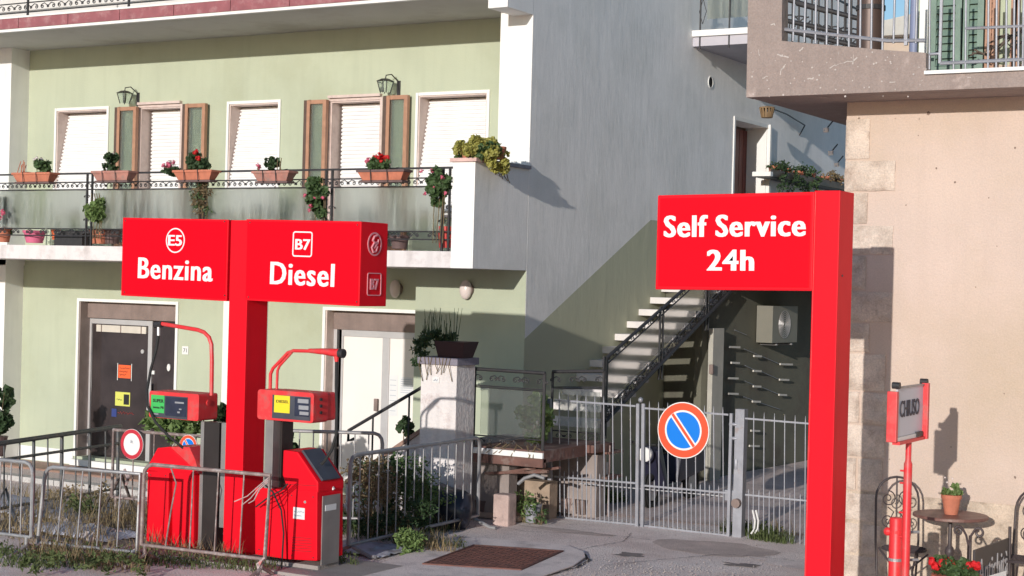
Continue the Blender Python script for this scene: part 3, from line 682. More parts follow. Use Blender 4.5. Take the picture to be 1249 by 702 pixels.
squiggle(t_, 'faint_marking', c.x - .03, c.x + .03, c.z, YPL - .014, .03, m_lines, 4)
# terrace slab with its edge beam
yt0 = 17.0; zt0 = Z(620, 547, yt0); zt1 = Z(620, 561, yt0)
XR = -9.88
tr = thing('terrace', 'raised entrance terrace with brown and white edge beam and stair to the landing', 'terrace', (-10.5, yt0, 0))
m_brn = mat('brown_stained_beam', (.15, .075, .06), .85, .25, 5, .4, 20, dirt=(.30, .24, .21), dscale=4)
MB().box((xb + .02, yt0 + .04, zt1), (X(667, 550, yt0) - .06, YR - 1.06, zt0)).build('slab', m_brn, tr); MB().box((X(667, 550, yt0) - .058, 18.12, zt1 + .04), (X(737, 540, 18.4), YR - 1.06, zt0 - .002)).build('slab', m_brn, tr)
MB().box((xb + .02, yt0, zt1 + .05), (X(667, 550, yt0) - .06, yt0 + .038, zt0 - .02)).build('edge_board', m_white, tr, bevel=.004)
MB().box((xb + .02, yt0 + .01, zt1 - .06), (X(667, 550, yt0) - .06, yt0 + .1, zt1 + .045)).build('edge_beam', m_brn, tr, bevel=.004)
MB().box((-11.05, yt0 + .45, -.3), (xb + .0, YR - 1.06, zt0)).build('slab', m_conc, tr)
for k in range(4): MB().box((-11.05 - .34 * (k + 1), yt0 + .45, -.3), (-11.052 - .34 * k, YR - 1.06, zt0 - .2 * (k + 1))).build('step', m_pad, tr, bevel=.008)
# lower post, boards and junk below
m_pink = mat('pinkish_concrete', (.50, .37, .33), .9, .12, 5, .4, 30, dirt=(.3, .22, .2), dscale=4)
q = P(612, 600, 16.9)
MB().box((q.x - .12, 16.9, -.02), (q.x + .10, 17.1, Z(612, 603, 16.9))).build('short_post', m_pink, tr, bevel=.03)
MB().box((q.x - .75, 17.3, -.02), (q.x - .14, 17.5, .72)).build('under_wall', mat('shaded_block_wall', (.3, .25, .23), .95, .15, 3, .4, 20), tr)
MB().box((X(626, 600, 17.7), 17.75, -.02), (X(668, 600, 17.7), 17.95, Z(640, 586, 17.7))).build('under_wall', mat('tan_block', (.36, .27, .20), .95, .2, 5, .4, 20), tr)
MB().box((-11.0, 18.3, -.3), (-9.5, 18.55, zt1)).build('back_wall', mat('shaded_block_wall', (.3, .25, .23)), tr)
# treads: open, built into the grey wall
tp = [PX(*p, XW) for p in ((704, 456), (719, 441), (735, 425), (750, 409), (766, 393), (779, 378), (794, 363))]
run = (tp[-1].y - tp[0].y) / 6; rise = (tp[-1].z - tp[0].z) / 6
for k in range(-4, 8):
    y = tp[0].y + run * k; z = tp[0].z + rise * k
    if z < zt0 + .1: continue
    MB().box((XW + .001, y - .03, z - .085), (XR + (-.02), y + run - .02, z + .01)).build('tread', m_tread, tr, bevel=.006)
zl = tp[0].z + rise * 8 - .01; yl = tp[0].y + run * 8 - .05
MB().box((XW + .001, yl, zl - .14), (-8.6, 30.5, zl)).build('landing_slab', m_conc, tr, bevel=.006)
# stair railing on the open side
r0, r1 = PX(739, 437, XR), PX(830, 356, XR); sl_ = (r1.z - r0.z) / (r1.y - r0.y)
s0, s1 = PX(765, 483, XR), PX(882, 362, XR); ss = (s1.z - s0.z) / (s1.y - s0.y)
sr = MB().tube([r0, (XR, yl + .3, r0.z + sl_ * (yl + .3 - r0.y))], .024, 8).build('stair_railing', m_iron, tr)
ye = s1.y + .3
def zr(y): return r0.z + sl_ * (y - r0.y)
def zs_(y): return s0.z + ss * (y - s0.y)
for dz, r in ((-.09, .011),): rod(sr, 'rail', (XR, r0.y, r0.z + dz), (XR, ye, zr(ye) + dz), r, m_iron)
rod(sr, 'stringer', (XR + .01, r0.y, zs_(r0.y) - .02), (XR + .01, ye, zs_(ye) - .02), .03, m_iron)
rod(sr, 'rail', (XR, r0.y, zs_(r0.y) + .12), (XR, ye, zs_(ye) + .12), .011, m_iron)
Vy = Vector((0, 1, 0))
def scroll_meshY(flip): 
    mb = MB(); up2 = Vector((0, 0, 1))
    mb.tube(spiral((0, 0, 0), .045, 1.2, R(90), Vy * flip, up2, 16), .008, 5); mb.tube(spiral(Vy * .1 * flip + up2 * .02, .035, 1.2, R(-60), Vy * flip, up2, 14), .008, 5)
    o = mb.build('scroll', m_iron, smooth=True); me = o.data; bpy.data.objects.remove(o); return me
sy = scroll_meshY(1), scroll_meshY(-1)
y = r0.y + .1; k = 0
while y < ye - .05:
    put(sy[k % 2], 'scroll', sr, (XR, y, zs_(y) + .05), 0, .9); put(sy[(k + 1) % 2], 'scroll', sr, (XR, y, zr(y) - .045), 0, .55); y += .13; k += 1
for px in (739, 806, 861):
    y = PX(px, 430, XR).y
    for dy in (-.05, .05):
        rod(sr, 'post', (XR, y + dy, zs_(y) - .25), (XR, y + dy, zr(y) + .03), .024, m_iron, 'box', .024)
    for k in range(7): put(sy[k % 2], 'scroll', sr, (XR, y - .0, zs_(y) - .1 + k * .11), 0, .4)
MB().hexa([(XR - .03, r0.y + .08, zs_(r0.y + .08) + .15), (XR - .02, r0.y + .08, zs_(r0.y + .08) + .15), (XR - .02, ye, zs_(ye) + .15), (XR - .03, ye, zs_(ye) + .15),
           (XR - .03, r0.y + .08, zr(r0.y + .08) - .12), (XR - .02, r0.y + .08, zr(r0.y + .08) - .12), (XR - .02, ye, zr(ye) - .12), (XR - .03, ye, zr(ye) - .12)]).build('frosted_panel', m_frost2, sr)
# newel carrying the railing down to the terrace, and landing posts
rod(sr, 'post', (XR, r0.y, zt0), (XR, r0.y, r0.z), .03, m_iron, 'box', .03)
for yy in (yl + .4, yl + 2.2, yl + 4.5): rod(sr, 'post', (-8.65, yy, zl), (-8.65, yy, zl + 1), .02, m_iron, 'box', .02)
rod(sr, 'rail', (-8.65, yl + .3, zl + 1), (-8.65, 30, zl + 1), .02, m_iron)
# railing panels of the terrace, facing the forecourt
def panel(par, Y, pa, pb, label=None, ztop=None):
    x0, x1 = X(pa[0], pa[1], Y), X(pb[0], pb[1], Y); z1 = Z(*pa, Y); z2 = Z(*pb, Y)
    o = rod(par, 'rail', (x0, Y, z1), (x1, Y, z2), .022, m_iron)
    for f in (0, .012, .985, 1): 
        xx = x0 + (x1 - x0) * f; rod(par, 'post', (xx, Y, zt0), (xx, Y, z1 + (z2 - z1) * f), .02, m_iron, 'box', .02)
    for dz in (.14, .16): rod(par, 'rail', (x0, Y, z1 - dz - .06), (x1, Y, z2 - dz - .06), .008, m_iron)
    rod(par, 'rail', (x0, Y, zt0 + .12), (x1, Y, zt0 + .12), .009, m_iron)
    n = max(2, int((x1 - x0) / .16))
    for k in range(n): put(scA if k % 2 else scB, 'scroll', par, (x0 + (x1 - x0) * (k + .5) / n, Y, z1 + (z2 - z1) * (k + .5) / n - .11), 0, .6); put(scB if k % 2 else scA, 'scroll', par, (x0 + (x1 - x0) * (k + .5) / n, Y, zt0 + .06), 0, .45)
    MB().box((x0 + .09, Y + .02, zt0 + .14), (x1 - .06, Y + .026, min(z1, z2) - .23)).build('hazy_panel', m_frost3, par)
tra = thing('terrace_railing', 'black scrollwork railing with frosted panel between the white pillar and the gate', 'railing', (-10, yt0 + .1, 0), 'iron railings of the terrace')
panel(tra, yt0 + .12, (579, 449.5), (665, 455))
trb = thing('terrace_railing', 'short black scrollwork railing at the foot of the stairs behind the gate', 'railing', (-10, 18.4, 0), 'iron railings of the terrace')
panel(trb, 18.4, (674, 453), (737, 452.5))
# hand rail of the few steps going down to the left
hr = thing('hand_rail', 'dark sloping hand rail running down beside the white pillar', 'hand rail', (-11.9, 17.2, 0))
h0, h1 = P(515, 472, 17.1), P(425, 525, 17.1)
hb = MB().tube([h0, h1, h1 + Vector((.0, 0, -.13)), h1 + Vector((.09, 0, -.10))], .022, 8).build('rail', m_iron, hr)
for f in (.17, .66): p_ = h0.lerp(h1, f); rod(hr, 'post', (p_.x, p_.y, .0), p_, .018, m_iron, 'box', .018)
m_stepwall = mat('white_step_wall', (.66, .60, .58), .9, .08, 4, .3, 30, dirt=(.45, .33, .3), dscale=5)
s0_, s1_ = P(520, 525, 17.3), P(425, 590, 17.3)
hw = MB().prism([(s0_.x, 17.25, s0_.z), (s1_.x, 17.25, s1_.z), (s1_.x, 17.25, -.5), (s0_.x, 17.25, -.5)], (0, .14, 0)).build('step_wall', m_stepwall); tag(hw, 'low white wall sloping up beside the steps to the terrace', 'wall')
MB().prism([(s0_.x, 17.22, s0_.z + .003), (s1_.x, 17.22, s1_.z + .003), (s1_.x, 17.22, s1_.z + .06), (s0_.x, 17.22, s0_.z + .06)], (0, .2, 0)).build('brick_coping', m_btile, None).parent = hw
# ---- enclosure under the landing (back of the lane)
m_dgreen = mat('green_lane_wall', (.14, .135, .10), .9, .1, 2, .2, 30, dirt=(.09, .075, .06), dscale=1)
A_, B_, C_ = PZ(852, 588), PZ(930, 573), PZ(1000, 560)
lw_ = thing('lane_wall', 'green rendered wall closing the lane below the landing', 'wall', (A_.x, A_.y, 0))
def wseg(a, b, z0, z1, t, name, m, par):
    d = (b - a).normalized(); n = Vector((-d.y, d.x, 0)) * t
    pts = [Vector((a.x, a.y, z0)), Vector((b.x, b.y, z0)), Vector((b.x, b.y, z0)) + n, Vector((a.x, a.y, z0)) + n]
    return MB().hexa(pts + [p + Vector((0, 0, z1 - z0)) for p in pts]).build(name, m, par)
A2 = Vector((XW + .02, A_.y + .35, 0))
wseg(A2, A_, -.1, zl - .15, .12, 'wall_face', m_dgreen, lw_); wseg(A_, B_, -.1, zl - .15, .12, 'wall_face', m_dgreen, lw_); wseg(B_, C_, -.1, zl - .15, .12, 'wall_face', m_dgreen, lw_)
d_ = (B_ - A_).normalized(); n_ = Vector((d_.y, -d_.x, 0))
def at_wall(px, py, a, d, off=0):   # pixel onto the vertical plane through a along d
    n = Vector((d.y, -d.x, 0)); r = ray(px, py); t = (a + n * off - CAM).dot(n) / r.dot(n); return CAM + r * t
p0, p1 = at_wall(862, 500, A_, d_, .06), at_wall(875, 500, A_, d_, .06)
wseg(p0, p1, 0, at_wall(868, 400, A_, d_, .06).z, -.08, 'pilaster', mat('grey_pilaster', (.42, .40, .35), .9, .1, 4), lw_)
c = at_wall(868, 450, A_, d_, .15); MB().box((c.x - .03, c.y - .03, c.z - .07), (c.x + .03, c.y + .03, c.z + .07)).build('letter_slot', m_dkbox, lw_)
m_pale = mat('light_streak_pale', (.62, .58, .52), .6, .08, 6)  # pale colour stands in for slits of sunlight on the wall
rk = thing('light_streaks', 'streaks of sunlight on the dark lane wall below the air conditioner, built as short pale bars', 'light streaks', (B_.x, B_.y, 0))  # streaks of sunlight built as bars; no real rack hangs here
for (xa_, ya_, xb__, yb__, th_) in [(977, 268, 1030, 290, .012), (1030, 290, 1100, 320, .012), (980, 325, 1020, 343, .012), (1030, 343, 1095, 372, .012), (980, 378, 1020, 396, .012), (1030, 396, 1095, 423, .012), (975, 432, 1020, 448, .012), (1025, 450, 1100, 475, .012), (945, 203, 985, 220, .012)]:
    th_ = .005; u0, u1 = at_wall(560 + xa_ / 2.81, 330 + ya_ / 2.81, A_, d_, .05), at_wall(560 + xb__ / 2.81, 330 + yb__ / 2.81, A_, d_, .05); rod(rk, 'arm', u0, u1, th_, m_gate)  # thin diagonal light streaks, built as bars
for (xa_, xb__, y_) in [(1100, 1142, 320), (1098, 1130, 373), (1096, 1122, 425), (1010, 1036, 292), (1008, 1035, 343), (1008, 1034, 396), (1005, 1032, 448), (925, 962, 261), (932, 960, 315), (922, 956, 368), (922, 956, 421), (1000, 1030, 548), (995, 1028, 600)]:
    u0, u1 = at_wall(560 + xa_ / 2.81, 330 + y_ / 2.81, A_, d_, .07), at_wall(560 + xb__ / 2.81, 330 + y_ / 2.81 + .4, A_, d_, .07); rod(rk, 'streak_bar', u0, u1, .022, m_pale, 'box', .03)
ac = thing('air_conditioner', 'cream air conditioning unit hung under the landing', 'air conditioner', (B_.x, B_.y, 1.9))
d2 = (C_ - B_).normalized(); n2 = Vector((d2.y, -d2.x, 0)); 
a0, a1 = at_wall(943, 373, B_, d2, .3), at_wall(972, 417, B_, d2, .3)
q0 = Vector((a0.x, a0.y, 0)); q1 = Vector((a1.x, a1.y, 0))
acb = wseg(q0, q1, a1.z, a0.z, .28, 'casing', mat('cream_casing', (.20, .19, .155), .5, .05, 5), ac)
mb = MB(); cc = (q0 + q1) / 2 + n2 * .01; 
for k in range(7): rr = .04 + .03 * k; mb.tube([cc + d2 * (-.04 + rr * math.cos(R(a))) + Vector((0, 0, (a0.z + a1.z) / 2 + rr * math.sin(R(a)))) for a in range(0, 360, 20)], .004, 4, True)
mb.build('fan_grille', m_alu, ac)
for k in (0.2, .8): rod(ac, 'bracket', q0.lerp(q1, k) + Vector((0, 0, a1.z - .03)), q0.lerp(q1, k) - n2 * .32 + Vector((0, 0, a1.z - .03)), .015, m_galv)
# ---- entrance gate
YG = 17.98
gt = thing('driveway_gate', 'grey steel bar gate of two leaves closing the lane', 'gate', (X(776, 630, YG), YG, 0))
def gp(x, y): return P(x, y, YG)
lx = [(676.5, 775.5), (786, 888.5)]
GT = [(487.5, 495), (497.5, 505.5)]; GM = [(584, 590 - 0), (592, 601)]; GB = [(631, 640.5), (642, 654)]
for i, ((a, b), (t0, t1), (m0, m1), (b0_, b1_)) in enumerate(zip(lx, GT, [(581, 589), (592, 601)], GB)):
    for (u, v), r in (((t0, t1), .02), ((m0, m1), .02), ((b0_ - 1, b1_ - 1), .02)):
        rod(gt, 'cross_rail', gp(a, u), gp(b, v), .018, m_gate, 'box', .022)
    n = 9
    for k in range(n):
        f = (k + .62) / (n + .15); xx = a + (b - a) * f
        rod(gt, 'bar', gp(xx, b0_ + (b1_ - b0_) * f) + Vector((0, .0, -.02)), gp(xx - .9, t0 + (t1 - t0) * f - 9), .0075, m_gate, 'spike')
        f2 = (k + .12) / (n + .15); xx = a + (b - a) * f2
        if k: rod(gt, 'short_bar', gp(xx, b0_ + (b1_ - b0_) * f2) + Vector((0, .0, -.02)), gp(xx - .4, m0 + (m1 - m0) * f2 - 8), .0075, m_gate, 'spike')
    f2 = (n + .12) / (n + .15)
rod(gt, 'stile', gp(671.5, 631), gp(670, 486), .045, m_gate, 'box', .05)
rod(gt, 'stile', gp(777, 643), gp(778.5, 492), .035, m_gate, 'box', .04); rod(gt, 'stile', gp(783.5, 644), gp(785, 492), .035, m_gate, 'box', .04)
MB().ball(gp(781.5, 487.5), .035, 8, 5).build('finial', m_gate, gt, smooth=True)
rod(gt, 'stile', gp(888.5, 655), gp(894, 504), .035, m_gate, 'box', .04)
for y in (517, 534): rod(gt, 'hinge', gp(890, y), gp(899, y + .6), .022, m_gate)
rod(gt, 'lock_bar', P(705, 589, YG + .06), P(884, 605, YG + .06), .03, mat('bright_zinc', (.62, .62, .64), .35, .08, 8, metal=.5), 'box', .012)
MB().box(P(882, 597, YG + .03), P(898, 610, YG + .12)).build('lock_box', m_gate, gt, bevel=.004)
gpst = thing('gate_post', 'square grey steel post where the right gate leaf hangs', 'gate post', gp(902.5, 655))
rod(gpst, 'shaft', gp(899, 656) + Vector((0, .04, 0)), gp(905, 499) + Vector((0, .04, 0)), .115, m_gate, 'box', .11)
rod(gpst, 'pintle', gp(898, 560), gp(898, 572), .03, m_gate)
MB().lathe([(.055, -.06), (.055, 0)], gp(900, 613) + Vector((0, -.02, 0)), 12, 'Y').build('door_stop', m_dkbox, gpst)
fp = thing('fence_panel', 'grey bar fence panel between the gate post and the red pylon', 'fence', gp(940, 660))
a, b = 909, 1000
for (u, v) in ((510, 517.5), (603, 612), (662, 675)): rod(fp, 'cross_rail', gp(a, u), gp(b, v), .015, m_gate, 'box', .02)
for k in range(7):
    xx = 919.5 + 12.6 * k; f = (xx - a) / (b - a)
    rod(fp, 'bar', gp(xx - 1, 662 + 13 * f), gp(xx, 501 + 7.5 * f), .0075, m_gate, 'spike')
    if k < 7: rod(fp, 'short_bar', gp(xx - 6.8, 661 + 13 * f), gp(xx - 6.3, 595 + 9 * f), .0075, m_gate, 'spike')
# no parking sign wired to the gate
m_sr = mat('sign_red', (.74, .09, .035), .35, .03, 3); m_sb = mat('sign_blue', (.0, .19, .72), .35, .03, 3); m_sw = mat('sign_white', (.80, .78, .76), .4, .02, 3)
def no_parking(name, label, c, r, Y, tilt=0, group=None):
    s = thing(name, label, 'sign', (c.x, Y, c.z), group)
    disc_mb(MB(), c, r, Y - .004, Y + .008).build('plate', m_sw, s)
    mb = MB(); ring_mb(mb, (c.x, Y - .006, c.z), r * .965, r * .965, r * .25, .003); mb.build('red_rim', m_sr, s)
    for sg in (0, 1):   # two blue half discs either side of the bar
        rr = r * .645; th = math.asin(.17); base = R(-52) + math.pi * sg
        pts = [Vector((c.x + rr * math.cos(base + th + (math.pi - 2 * th) * i / 20), Y - .0065, c.z + rr * math.sin(base + th + (math.pi - 2 * th) * i / 20))) for i in range(21)]
        MB().prism(pts, (0, .002, 0)).build('blue_field', m_sb, s)
    d = Vector((math.cos(R(-52)), 0, math.sin(R(-52)))); n = Vector((-d.z, 0, d.x)); cc = Vector((c.x, Y - .0068, c.z)); L_ = r * .70; w_ = r * .052
    MB().prism([cc + d * L_ + n * w_, cc - d * L_ + n * w_, cc - d * L_ - n * w_, cc + d * L_ - n * w_], (0, .002, 0)).build('red_bar', m_sr, s)
    return s
c = P(833.5, 524.5, YG - .05); rS = (Z(833, 490, YG - .05) - Z(833, 559, YG - .05)) / 2
s = no_parking('no_parking_sign', 'round blue and red no parking sign fixed to the right gate leaf', c, rS, YG - .05)
MB().box((c.x - .03, YG - .04, c.z + rS * .5), (c.x + .03, YG - .01, c.z + rS * .62)).build('clamp', m_galv, s)
# junk behind the gate
jn = thing('scooter', 'dark motor scooter with round headlamp parked under the stairs', 'scooter', (P(787, 554, 19.3).x, 19.3, 0))
h = P(787, 554, 19.3); m_dk = mat('dark_blue_fairing', (.02, .02, .04), .35, .2, 4); m_rub = mat('tyre_rubber', (.02, .02, .02), .8, .2, 8)
MB().lathe([(.06, -.03), (.115, 0), (.12, .02), (.05, .12)], h, 18, 'Y').build('headlamp_shell', m_dk, jn, smooth=True)
MB().lathe([(.02, -.035), (.095, -.028), (.1, -.002)], h, 18, 'Y').build('headlamp', m_sw, jn, smooth=True)
def torus(c, R0, r, axis='X', n=24, m=8):
    pts = [Vector(c) + (Vector((0, R0 * math.cos(2 * math.pi * i / n), R0 * math.sin(2 * math.pi * i / n))) if axis == 'X' else Vector((R0 * math.cos(2 * math.pi * i / n), 0, R0 * math.sin(2 * math.pi * i / n)))) for i in range(n)]
    return MB().tube(pts, r, m, True)
for yy in (19.5, 20.75):
    wh = torus((h.x, yy, .24), .19, .05).build('wheel', m_rub, jn, smooth=True); MB().lathe([(.13, -.03), (.13, .03)], (h.x, yy, .24), 14, 'X').build('rim', m_alu, wh)
MB().hexa([(h.x - .2, 19.55, .28), (h.x + .2, 19.55, .28), (h.x + .2, 19.65, .28), (h.x - .2, 19.65, .28), (h.x - .15, 19.35, h.z + .05), (h.x + .15, 19.35, h.z + .05), (h.x + .15, 19.5, h.z + .1), (h.x - .15, 19.5, h.z + .1)]).build('leg_shield', m_dk, jn, bevel=.03)
MB().hexa([(h.x - .15, 20.0, .3), (h.x + .15, 20.0, .3), (h.x + .12, 21.0, .4), (h.x - .12, 21.0, .4), (h.x - .16, 20.1, .68), (h.x + .16, 20.1, .68), (h.x + .12, 21.0, .72), (h.x - .12, 21.0, .72)]).build('rear_body', m_dk, jn, bevel=.04)
MB().box((h.x - .14, 19.6, .24), (h.x + .14, 20.1, .32)).build('floor_board', m_dk, jn, bevel=.02)
MB().hexa([(h.x - .14, 20.05, .70), (h.x + .14, 20.05, .70), (h.x + .1, 20.95, .74), (h.x - .1, 20.95, .74), (h.x - .12, 20.08, .78), (h.x + .12, 20.08, .78), (h.x + .09, 20.93, .82), (h.x - .09, 20.93, .82)]).build('seat', m_rub, jn, bevel=.03)
MB().tube([(h.x - .32, 19.5, h.z + .13), (h.x - .12, 19.42, h.z + .12), (h.x + .12, 19.42, h.z + .12), (h.x + .32, 19.5, h.z + .13)], .016).build('handlebar', m_rub, jn, smooth=True)
cn = P(736, 570, 18.6); cn_ = thing('plastic_canister', 'small white plastic canister with an orange cap in the lane behind the gate', 'canister', cn)
MB().box((cn.x - .05, 18.55, cn.z - .09), (cn.x + .05, 18.68, cn.z + .07)).build('body', m_wpl, cn_, bevel=.012)
MB().lathe([(.02, .07), (.02, .11)], (cn.x, 18.61, cn.z), 10).build('cap', mat('orange_notice_paper', (.85, .12, .03)), cn_)
ls = thing('junk_shelf', 'rusty shelf of boards standing behind the left gate leaf', 'shelf', (X(700, 600, 18.5), 18.5, 0))
for zz in (cn.z - .1, cn.z + .22): MB().box((X(672, 580, 18.5), 18.45, zz - .03), (X(745, 580, 18.5), 18.85, zz)).build('board', m_brn, ls)
for xx in (X(674, 580, 18.5), X(743, 580, 18.5)): rod(ls, 'upright', (xx, 18.5, 0), (xx, 18.5, cn.z + .3), .02, m_rustw, 'box', .02)
for k, (px, s_) in enumerate(((690, .12), (712, .09))):
    c = P(px, 600, 18.35); t_ = MB().lathe([(s_ * .8, 0), (s_, .18)], (c.x, 18.3, .03), 14).build('bucket', m_dkbox if k else m_pink); tag(t_, ['dull pink bucket on the ground under the shelf', 'small brown bucket on the ground under the shelf'][k], 'bucket')
# brick slab lying by the gate
b0_ = PZ(622, 632); bl = MB().box((b0_.x - .32, b0_.y - .3, .02), (b0_.x + .3, b0_.y + .1, .085)).build('paving_slab', mat('buff_slab', (.50, .36, .28), .9, .1, 6, .4, 30), bevel=.008)
tag(bl, 'loose buff paving slab lying beside the left gate post', 'paving slab')
# ================================================================ SIDE WALL EXTRAS
m_lath = mat('aged_lath', (.22, .14, .07), .7, .2, 10)
lp = thing('hanging_lamp', 'slatted wooden lantern on a curved rod reaching out from the grey side wall', 'lamp', PX(975, 165, XW))
lc = PX(935.5, 137, XW + .42); w0 = PX(975, 165, XW)
MB().tube([w0, w0 + Vector((.12, -.05, .18)), w0.lerp(lc, .5) + Vector((.05, 0, .18)), lc + Vector((0, 0, .1))], .012, 6).build('rod', m_iron, lp, smooth=True)
for k in range(14):
    a = 2 * math.pi * k / 14; d = Vector((math.cos(a), math.sin(a), 0))
    rod(lp, 'lath', lc + d * .09 + Vector((0, 0, -.085)), lc + d * .125 + Vector((0, 0, .075)), .030, m_lath, 'box', .012)
MB().lathe([(.13, .07), (.13, .09), (.02, .11)], lc, 16).build('cap', m_lath, lp); MB().lathe([(.09, -.09), (.09, -.075)], lc, 16).build('base_ring', m_lath, lp)
e0, e1 = PX(937, 213, XW + .25), PX(1021, 228, XW + .25)
sh = thing('plant_shelf', 'dark iron shelf with white end bracket on the side wall past the red brown door', 'shelf', (XW, e0.y, e0.z))
MB().box((XW + .001, e0.y, e0.z - .04), (XW + .28, e0.y + 4.5, e0.z)).build('board', m_iron, sh)
MB().box((XW + .001, e0.y - .12, e0.z - .03), (XW + .34, e0.y - .002, e0.z + .05)).build('end_block', m_white, sh, bevel=.008)
MB().box((XW + .281, e0.y, e0.z - .02), (XW + .30, e0.y + 4.5, e0.z + .10)).build('front_strip', m_dkwood, sh)
for k, (f, m_) in enumerate(((.3, m_leaf_d), (.9, m_leaf_d), (1.5, m_leaf_d), (2.1, m_leaf), (2.9, m_dry), (3.6, m_dry))):
    c = Vector((XW + .16, e0.y + .2 + f, e0.z + .02)); q = thing('potted_plant', ['dark trailing plant in the pot nearest the white shelf end', 'dark bushy plant, second pot on the side wall shelf', 'green drooping plant in the middle of the side wall shelf', 'pale green trailing plant on the side wall shelf', 'withered plant in a pot on the side wall shelf', 'dried up plant in the pot at the far end of the shelf'][k], 'potted plant', c, 'pots on the side wall shelf')
    MB().lathe([(.07, 0), (.1, .14), (.11, .14), (.11, .17), (.08, .17)], c, 12).build('pot', m_terra, q)
    rn = random.Random(20 + k); leaves(MB(), 150, clumps(c + Vector((.03, 0, .16)), (.14, .30, .10), 6, .09, rn), .07, rn).build('foliage', m_, q)
    if k < 4: leaves(MB(), 120, clumps(c + Vector((.16, 0, -.06)), (.06, .25, .2), 6, .07, rn), .07, rn).build('foliage', m_, q)
# small pinkish flood light under the balcony
c = P(568, 353, YW - .06); wl = thing('wall_light', 'oval white bulkhead light on the green wall under the balcony', 'wall light', (c.x, YW, c.z), 'bulkhead lights under the balcony')
MB().ball(c, .1, 16, 10, (.9, .7, 1.35)).build('diffuser', mat('pinkish_opal', (.72, .62, .58), .25, .03), wl, smooth=True)
MB().lathe([(.10, 0), (.10, .05)], (c.x, YW - .052, c.z), 18, 'Y').build('base', m_dkbox, wl)
c = P(482, 352, YR - .06); wl = thing('wall_light', 'oval bulkhead light in shade behind the diesel sign', 'wall light', (c.x, YR, c.z), 'bulkhead lights under the balcony')
MB().ball(c, .1, 16, 10, (.9, .7, 1.35)).build('diffuser', mat('pinkish_opal', (.72, .62, .58)), wl, smooth=True); MB().lathe([(.10, 0), (.10, .05)], (c.x, YR - .052, c.z), 18, 'Y').build('base', m_dkbox, wl)
# carriage lamps over the balcony doors
for px, py, lab in ((152, 118, 'left black carriage lantern above the open casement, near the white corner pier'), (470, 104, 'right black carriage lantern above the balcony door nearest the grey wall')):
    c = P(px, py, YR - .22); l = thing('wall_lantern', lab, 'lantern', (c.x, YR, c.z), 'carriage lanterns on the upper wall')
    hh = .10
    cage = [(-.055, -.11), (.055, -.11), (.085, .06), (-.085, .06)]
    for sx in (-1, 1):
        for sy2 in (-1, 1): rod(l, 'cage_bar', c + Vector((.05 * sx, .05 * sy2, -.11)), c + Vector((.085 * sx, .085 * sy2, .06)), .007, m_iron)
    MB().hexa([c + Vector((sx * .048, s2 * .048, -.1)) for sx, s2 in ((-1, -1), (1, -1), (1, 1), (-1, 1))] + [c + Vector((sx * .08, s2 * .08, .055)) for sx, s2 in ((-1, -1), (1, -1), (1, 1), (-1, 1))]).build('pane', m_pane, l)
    MB().hexa([c + Vector((sx * .1, s2 * .1, .06)) for sx, s2 in ((-1, -1), (1, -1), (1, 1), (-1, 1))] + [c + Vector((sx * .04, s2 * .04, .1)) for sx, s2 in ((-1, -1), (1, -1), (1, 1), (-1, 1))]).build('cap', m_iron, l)
    MB().tube([c + Vector((0, 0, .1)), c + Vector((.01, .0, .15)), c + Vector((.05, .08, .17)), c + Vector((.09, .19, .08)), c + Vector((.09, .2, -.05))], .009, 6).build('arm', m_iron, l, smooth=True)
    MB().box((c.x + .06, YR - .015, c.z - .13), (c.x + .12, YR - .001, c.z + .09)).build('back_plate', m_iron, l)
# ================================================================ BEIGE HOUSE
xh = X(1026, 400, YH); hs = thing('beige_house', 'beige rendered house with stone quoins and a concrete balcony', 'house', (xh, YH, 0))
zpl = Z(1113, 606, YH); zhu = Z(1131, 122, YH)
MB().box((xh, YH, zpl), (9, 24, zhu + .3)).build('wall', m_beige, hs)
MB().box((xh, YH - .012, -.2), (9, YH + .6, zpl + .01)).build('plinth', m_rough, hs)
MB().box((xh, YH + .6, -.2), (9, 24, zpl)).build('wall', m_beige, hs)
